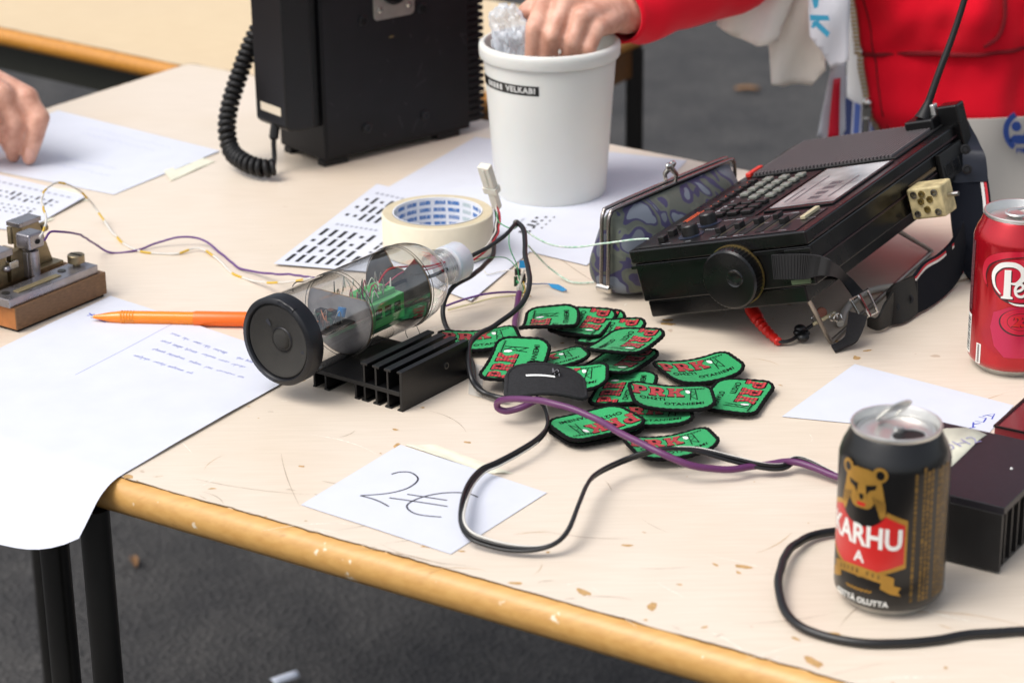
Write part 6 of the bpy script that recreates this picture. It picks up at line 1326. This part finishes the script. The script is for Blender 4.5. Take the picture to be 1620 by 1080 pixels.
# --- cloth things carried by that person
def cloth(name, parent, outline_, ydep, amp, freq, phase, m_, origin, sub=5, th=.0016, lean=0.0):
    """cloth panel cut to an outline, hung at depth ydep with real folds and thickness"""
    pts = [aty(u, v, ydep) - origin for u, v in outline_]; bm = bmesh.new(); f = bm.faces.new([bm.verts.new(p) for p in pts]); 
    zs = [p.z for p in pts]; xs = [p.x for p in pts]
    for ax, lo, hi, st in ((0, min(xs), max(xs), .006), (2, min(zs), max(zs), .008)):
        a = lo + st; no = V((1, 0, 0)) if ax == 0 else V((0, 0, 1))
        while a < hi:
            bmesh.ops.bisect_plane(bm, geom=bm.verts[:] + bm.edges[:] + bm.faces[:], plane_co=no * a, plane_no=no, dist=1e-6); a += st
    zt_ = max(zs); 
    for q in bm.verts:
        x, z = q.co.x, q.co.z
        q.co.y += amp * math.sin(freq * (x + .5 * z) + phase) + .5 * amp * math.sin(freq * 2.3 * (x - .4 * z) + 2 * phase) + lean * (zt_ - z)
    bmesh.ops.recalc_face_normals(bm, faces=bm.faces); me = bpy.data.meshes.new(name); bm.to_mesh(me); bm.free()
    me.polygons.foreach_set('use_smooth', [True] * len(me.polygons)); o = mesh_obj(name, me, m_, parent); s = o.modifiers.new('th', 'SOLIDIFY'); s.thickness = th; s.offset = 0
    return o
b0 = aty(1240, 60, 2.24)
TB = root('tote_bag', 'cream canvas bag with turquoise lettering hanging from the arm', 'bag', b0)
cloth('panel', TB, [(1150, -120), (1134, 38), (1160, 55), (1195, 69), (1230, 66), (1252, 20), (1290, -120)], 2.225, .010, 60, .6, CANV, b0)
cloth('panel', TB, [(1225, -120), (1236, 20), (1217, 70), (1220, 132), (1240, 139), (1285, 138), (1305, 110), (1300, 20), (1300, -120)], 2.245, .009, 55, 1.8, CANV, b0)
pn = cloth('panel', TB, [(1282, -120), (1280, 20), (1282, 60), (1300, 82), (1316, 111), (1330, 104), (1342, 96), (1346, -120)], 2.215, .005, 60, .2, fabric('white_cotton', 'd9dbe2'), b0)
TQ = mat('turquoise_print', '3b9dc0', .7)
k = MB(1)
for pts in ([(1281, 24), (1310, 25), (1313, 33), (1282, 33)], [(1284, 36), (1293, 33), (1313, 52), (1309, 60)], [(1283, 44), (1287, 34), (1297, 33), (1288, 45)], [(1284, -3), (1296, -3), (1294, 12), (1288, 14)]):
    k.add([aty(u, v, 2.198) - b0 for u, v in pts], [(0, 1, 2, 3)])
lt = k.build('lettering', TQ, TB, smooth=0); s = lt.modifiers.new('th', 'SOLIDIFY'); s.thickness = .0006
k = MB(1); k.tube(spline([aty(1200, -110, 2.23) - b0, aty(1260, -330, 2.30) - b0, aty(1310, -560, 2.36) - b0, aty(1330, -690, 2.42) - b0, aty(1340, -560, 2.50) - b0, aty(1300, -110, 2.26) - b0], 8), .006, 8, flat=.3); k.build('handle', CANV, TB)
b1_ = aty(1317, 170, 2.27)
BD = root('name_badge', 'white and red plastic badge hanging beside the zip of the hoodie', 'badge', b1_)
cloth('sleeve', BD, [(1318, 100), (1310, 130), (1292, 215), (1325, 230), (1338, 205), (1338, 100)], 2.27, .003, 60, .3, mat('badge_card', 'c9ccd2', .3), b1_, th=.0012)
cloth('red_band', BD, [(1319, 126), (1330, 124), (1327, 222), (1309, 222)], 2.262, .002, 60, .3, mat('badge_red', 'c4102c', .4), b1_, th=.0008)
k = MB(1); k.tube([aty(1325, 100, 2.27) - b1_, aty(1330, -100, 2.28) - b1_, aty(1400, -500, 2.36) - b1_], .002, 6); k.build('lanyard', mat('badge_red', 'c4102c', .4), BD)
b2_ = aty(1600, 260, 2.20)
GB = root('cloth_bag', 'light grey cloth bag with blue round logo below the red hoodie', 'bag', b2_)
cloth('panel', GB, [(1522, 188), (1528, 215), (1545, 330), (1560, 420), (1760, 420), (1760, 186)], 2.20, .004, 26, .5, fabric('light_grey_cloth', 'b9b4ac'), b2_)
k = MB(1); LB = mat('navy_print', '1c3a7c', .7); lp = lambda x, y: aty(1622 + x, 208 + y, 2.190) - b2_
def ringpts(r0, r1, a0, a1, n=16): return [[lp(r_ * math.cos(R(a0 + (a1 - a0) * i / n)), r_ * math.sin(R(a0 + (a1 - a0) * i / n))) for i in range(n + 1)] for r_ in (r0, r1)]
for (r0, r1, a0, a1) in ((26, 35, 125, 240), (26, 35, -60, 95)):
    A, B = ringpts(r0, r1, a0, a1); k.add(A + B, [(i, i + 1, 17 + i + 1, 17 + i) for i in range(16)])
k.add([lp(-14 + 8 * math.cos(i * .5), -8 + 8 * math.sin(i * .5)) for i in range(12)], [tuple(range(12))])
k.add([lp(*p) for p in ((-26, 14), (-18, 6), (10, 6), (16, 12), (12, 20), (-14, 20))], [tuple(range(6))])
k.add([lp(*p) for p in ((-2, 6), (6, 6), (14, -16), (6, -18))], [(0, 1, 2, 3)])
s = k.build('logo', LB, GB, smooth=0); q = s.modifiers.new('th', 'SOLIDIFY'); q.thickness = .0006
vs, fs = text2d('PR', 12, .4); k = MB(1); k.add([lp(-8 + x, 31 - y) for x, y in vs], fs); k.build('lettering', LB, GB, smooth=0)
# crinkled clear bag between thumb and fingers
g0 = aty(808, 58, 2.075)
PBG = root('plastic_bag', 'crinkled clear plastic bag pulled out of the white bucket', 'bag', g0)
bm = bmesh.new(); bmesh.ops.create_icosphere(bm, subdivisions=5, radius=1)
for q in bm.verts:
    d = q.co.copy(); n1 = NZ.noise(d * 2.2 + V((3, 1, 5))); n2 = NZ.noise(d * 5 + V((9, 2, 1))); n3 = abs(NZ.noise(d * 9)); rr = 1 + .35 * n1 + .22 * n2 + .14 * n3
    q.co = V((d.x * .0165 * rr * (1 + .25 * d.z), d.y * .016 * rr, d.z * .030 * (1 + .18 * n2) - .002)) + V((-.004 * d.z, 0, 0))
me = bpy.data.meshes.new('film'); bm.to_mesh(me); bm.free(); me.polygons.foreach_set('use_smooth', [True] * len(me.polygons)); me.set_sharp_from_angle(angle=R(22))
FILM = mat('milky_film', 'dfe6ee', .22, trans=.0, alpha=.42, spec=.8, var=.08, vs=60)
mesh_obj('film', me, FILM, PBG)
# --- hand at the left
h0 = aty(20, 190, 2.19)
P2 = root('person', 'bare hand at the left edge with fingertips on the pencil sheet', 'person', h0)
J = lambda u, v, y: aty(u, v, y) - h0
b = MB(1); wr2 = J(-120, 92, 2.26)
K2 = [J(42, 156, 2.20), J(2, 150, 2.19), J(-32, 140, 2.18), J(-66, 145, 2.18)]; Q2 = [J(62, 186, 2.192), J(22, 196, 2.185), J(-14, 196, 2.17), J(-50, 196, 2.17)]; T2 = [at(46, 250, 8) - h0, at(21, 246, 8) - h0, at(-16, 244, 9) - h0, at(-48, 240, 9) - h0]
for i in range(4):
    caps(b, [wr2.lerp(K2[i], .05), wr2.lerp(K2[i], .55), K2[i], K2[i].lerp(Q2[i], .5), Q2[i], Q2[i].lerp(T2[i], .6), T2[i]], [.024, .018, .0125, .0100, .0105, .0090, .0070])
for i in range(3): caps(b, [K2[i].lerp(wr2, .1), K2[i + 1].lerp(wr2, .1)], [.011, .011]); caps(b, [wr2.lerp(K2[i], .6), wr2.lerp(K2[i + 1], .6)], [.016, .016])
caps(b, [wr2, J(-60, 130, 2.24), J(0, 190, 2.235), J(20, 235, 2.225)], [.022, .017, .0115, .009])
caps(b, [wr2, J(-300, -120, 2.40), J(-700, -330, 2.70)], [.028, .04, .05], 18)
skinned('body', b, P2, .0022, 3, SKIN)
for i in (0, 1):
    n_ = T2[i] + (CAM - (T2[i] + h0)).normalized() * .0066 + V((.001, 0, .005)); k = MB(1); k.ball(n_, .0048, n=8, sq=(1, .5, 1.5)); k.build('finger_nail', NAIL, P2)
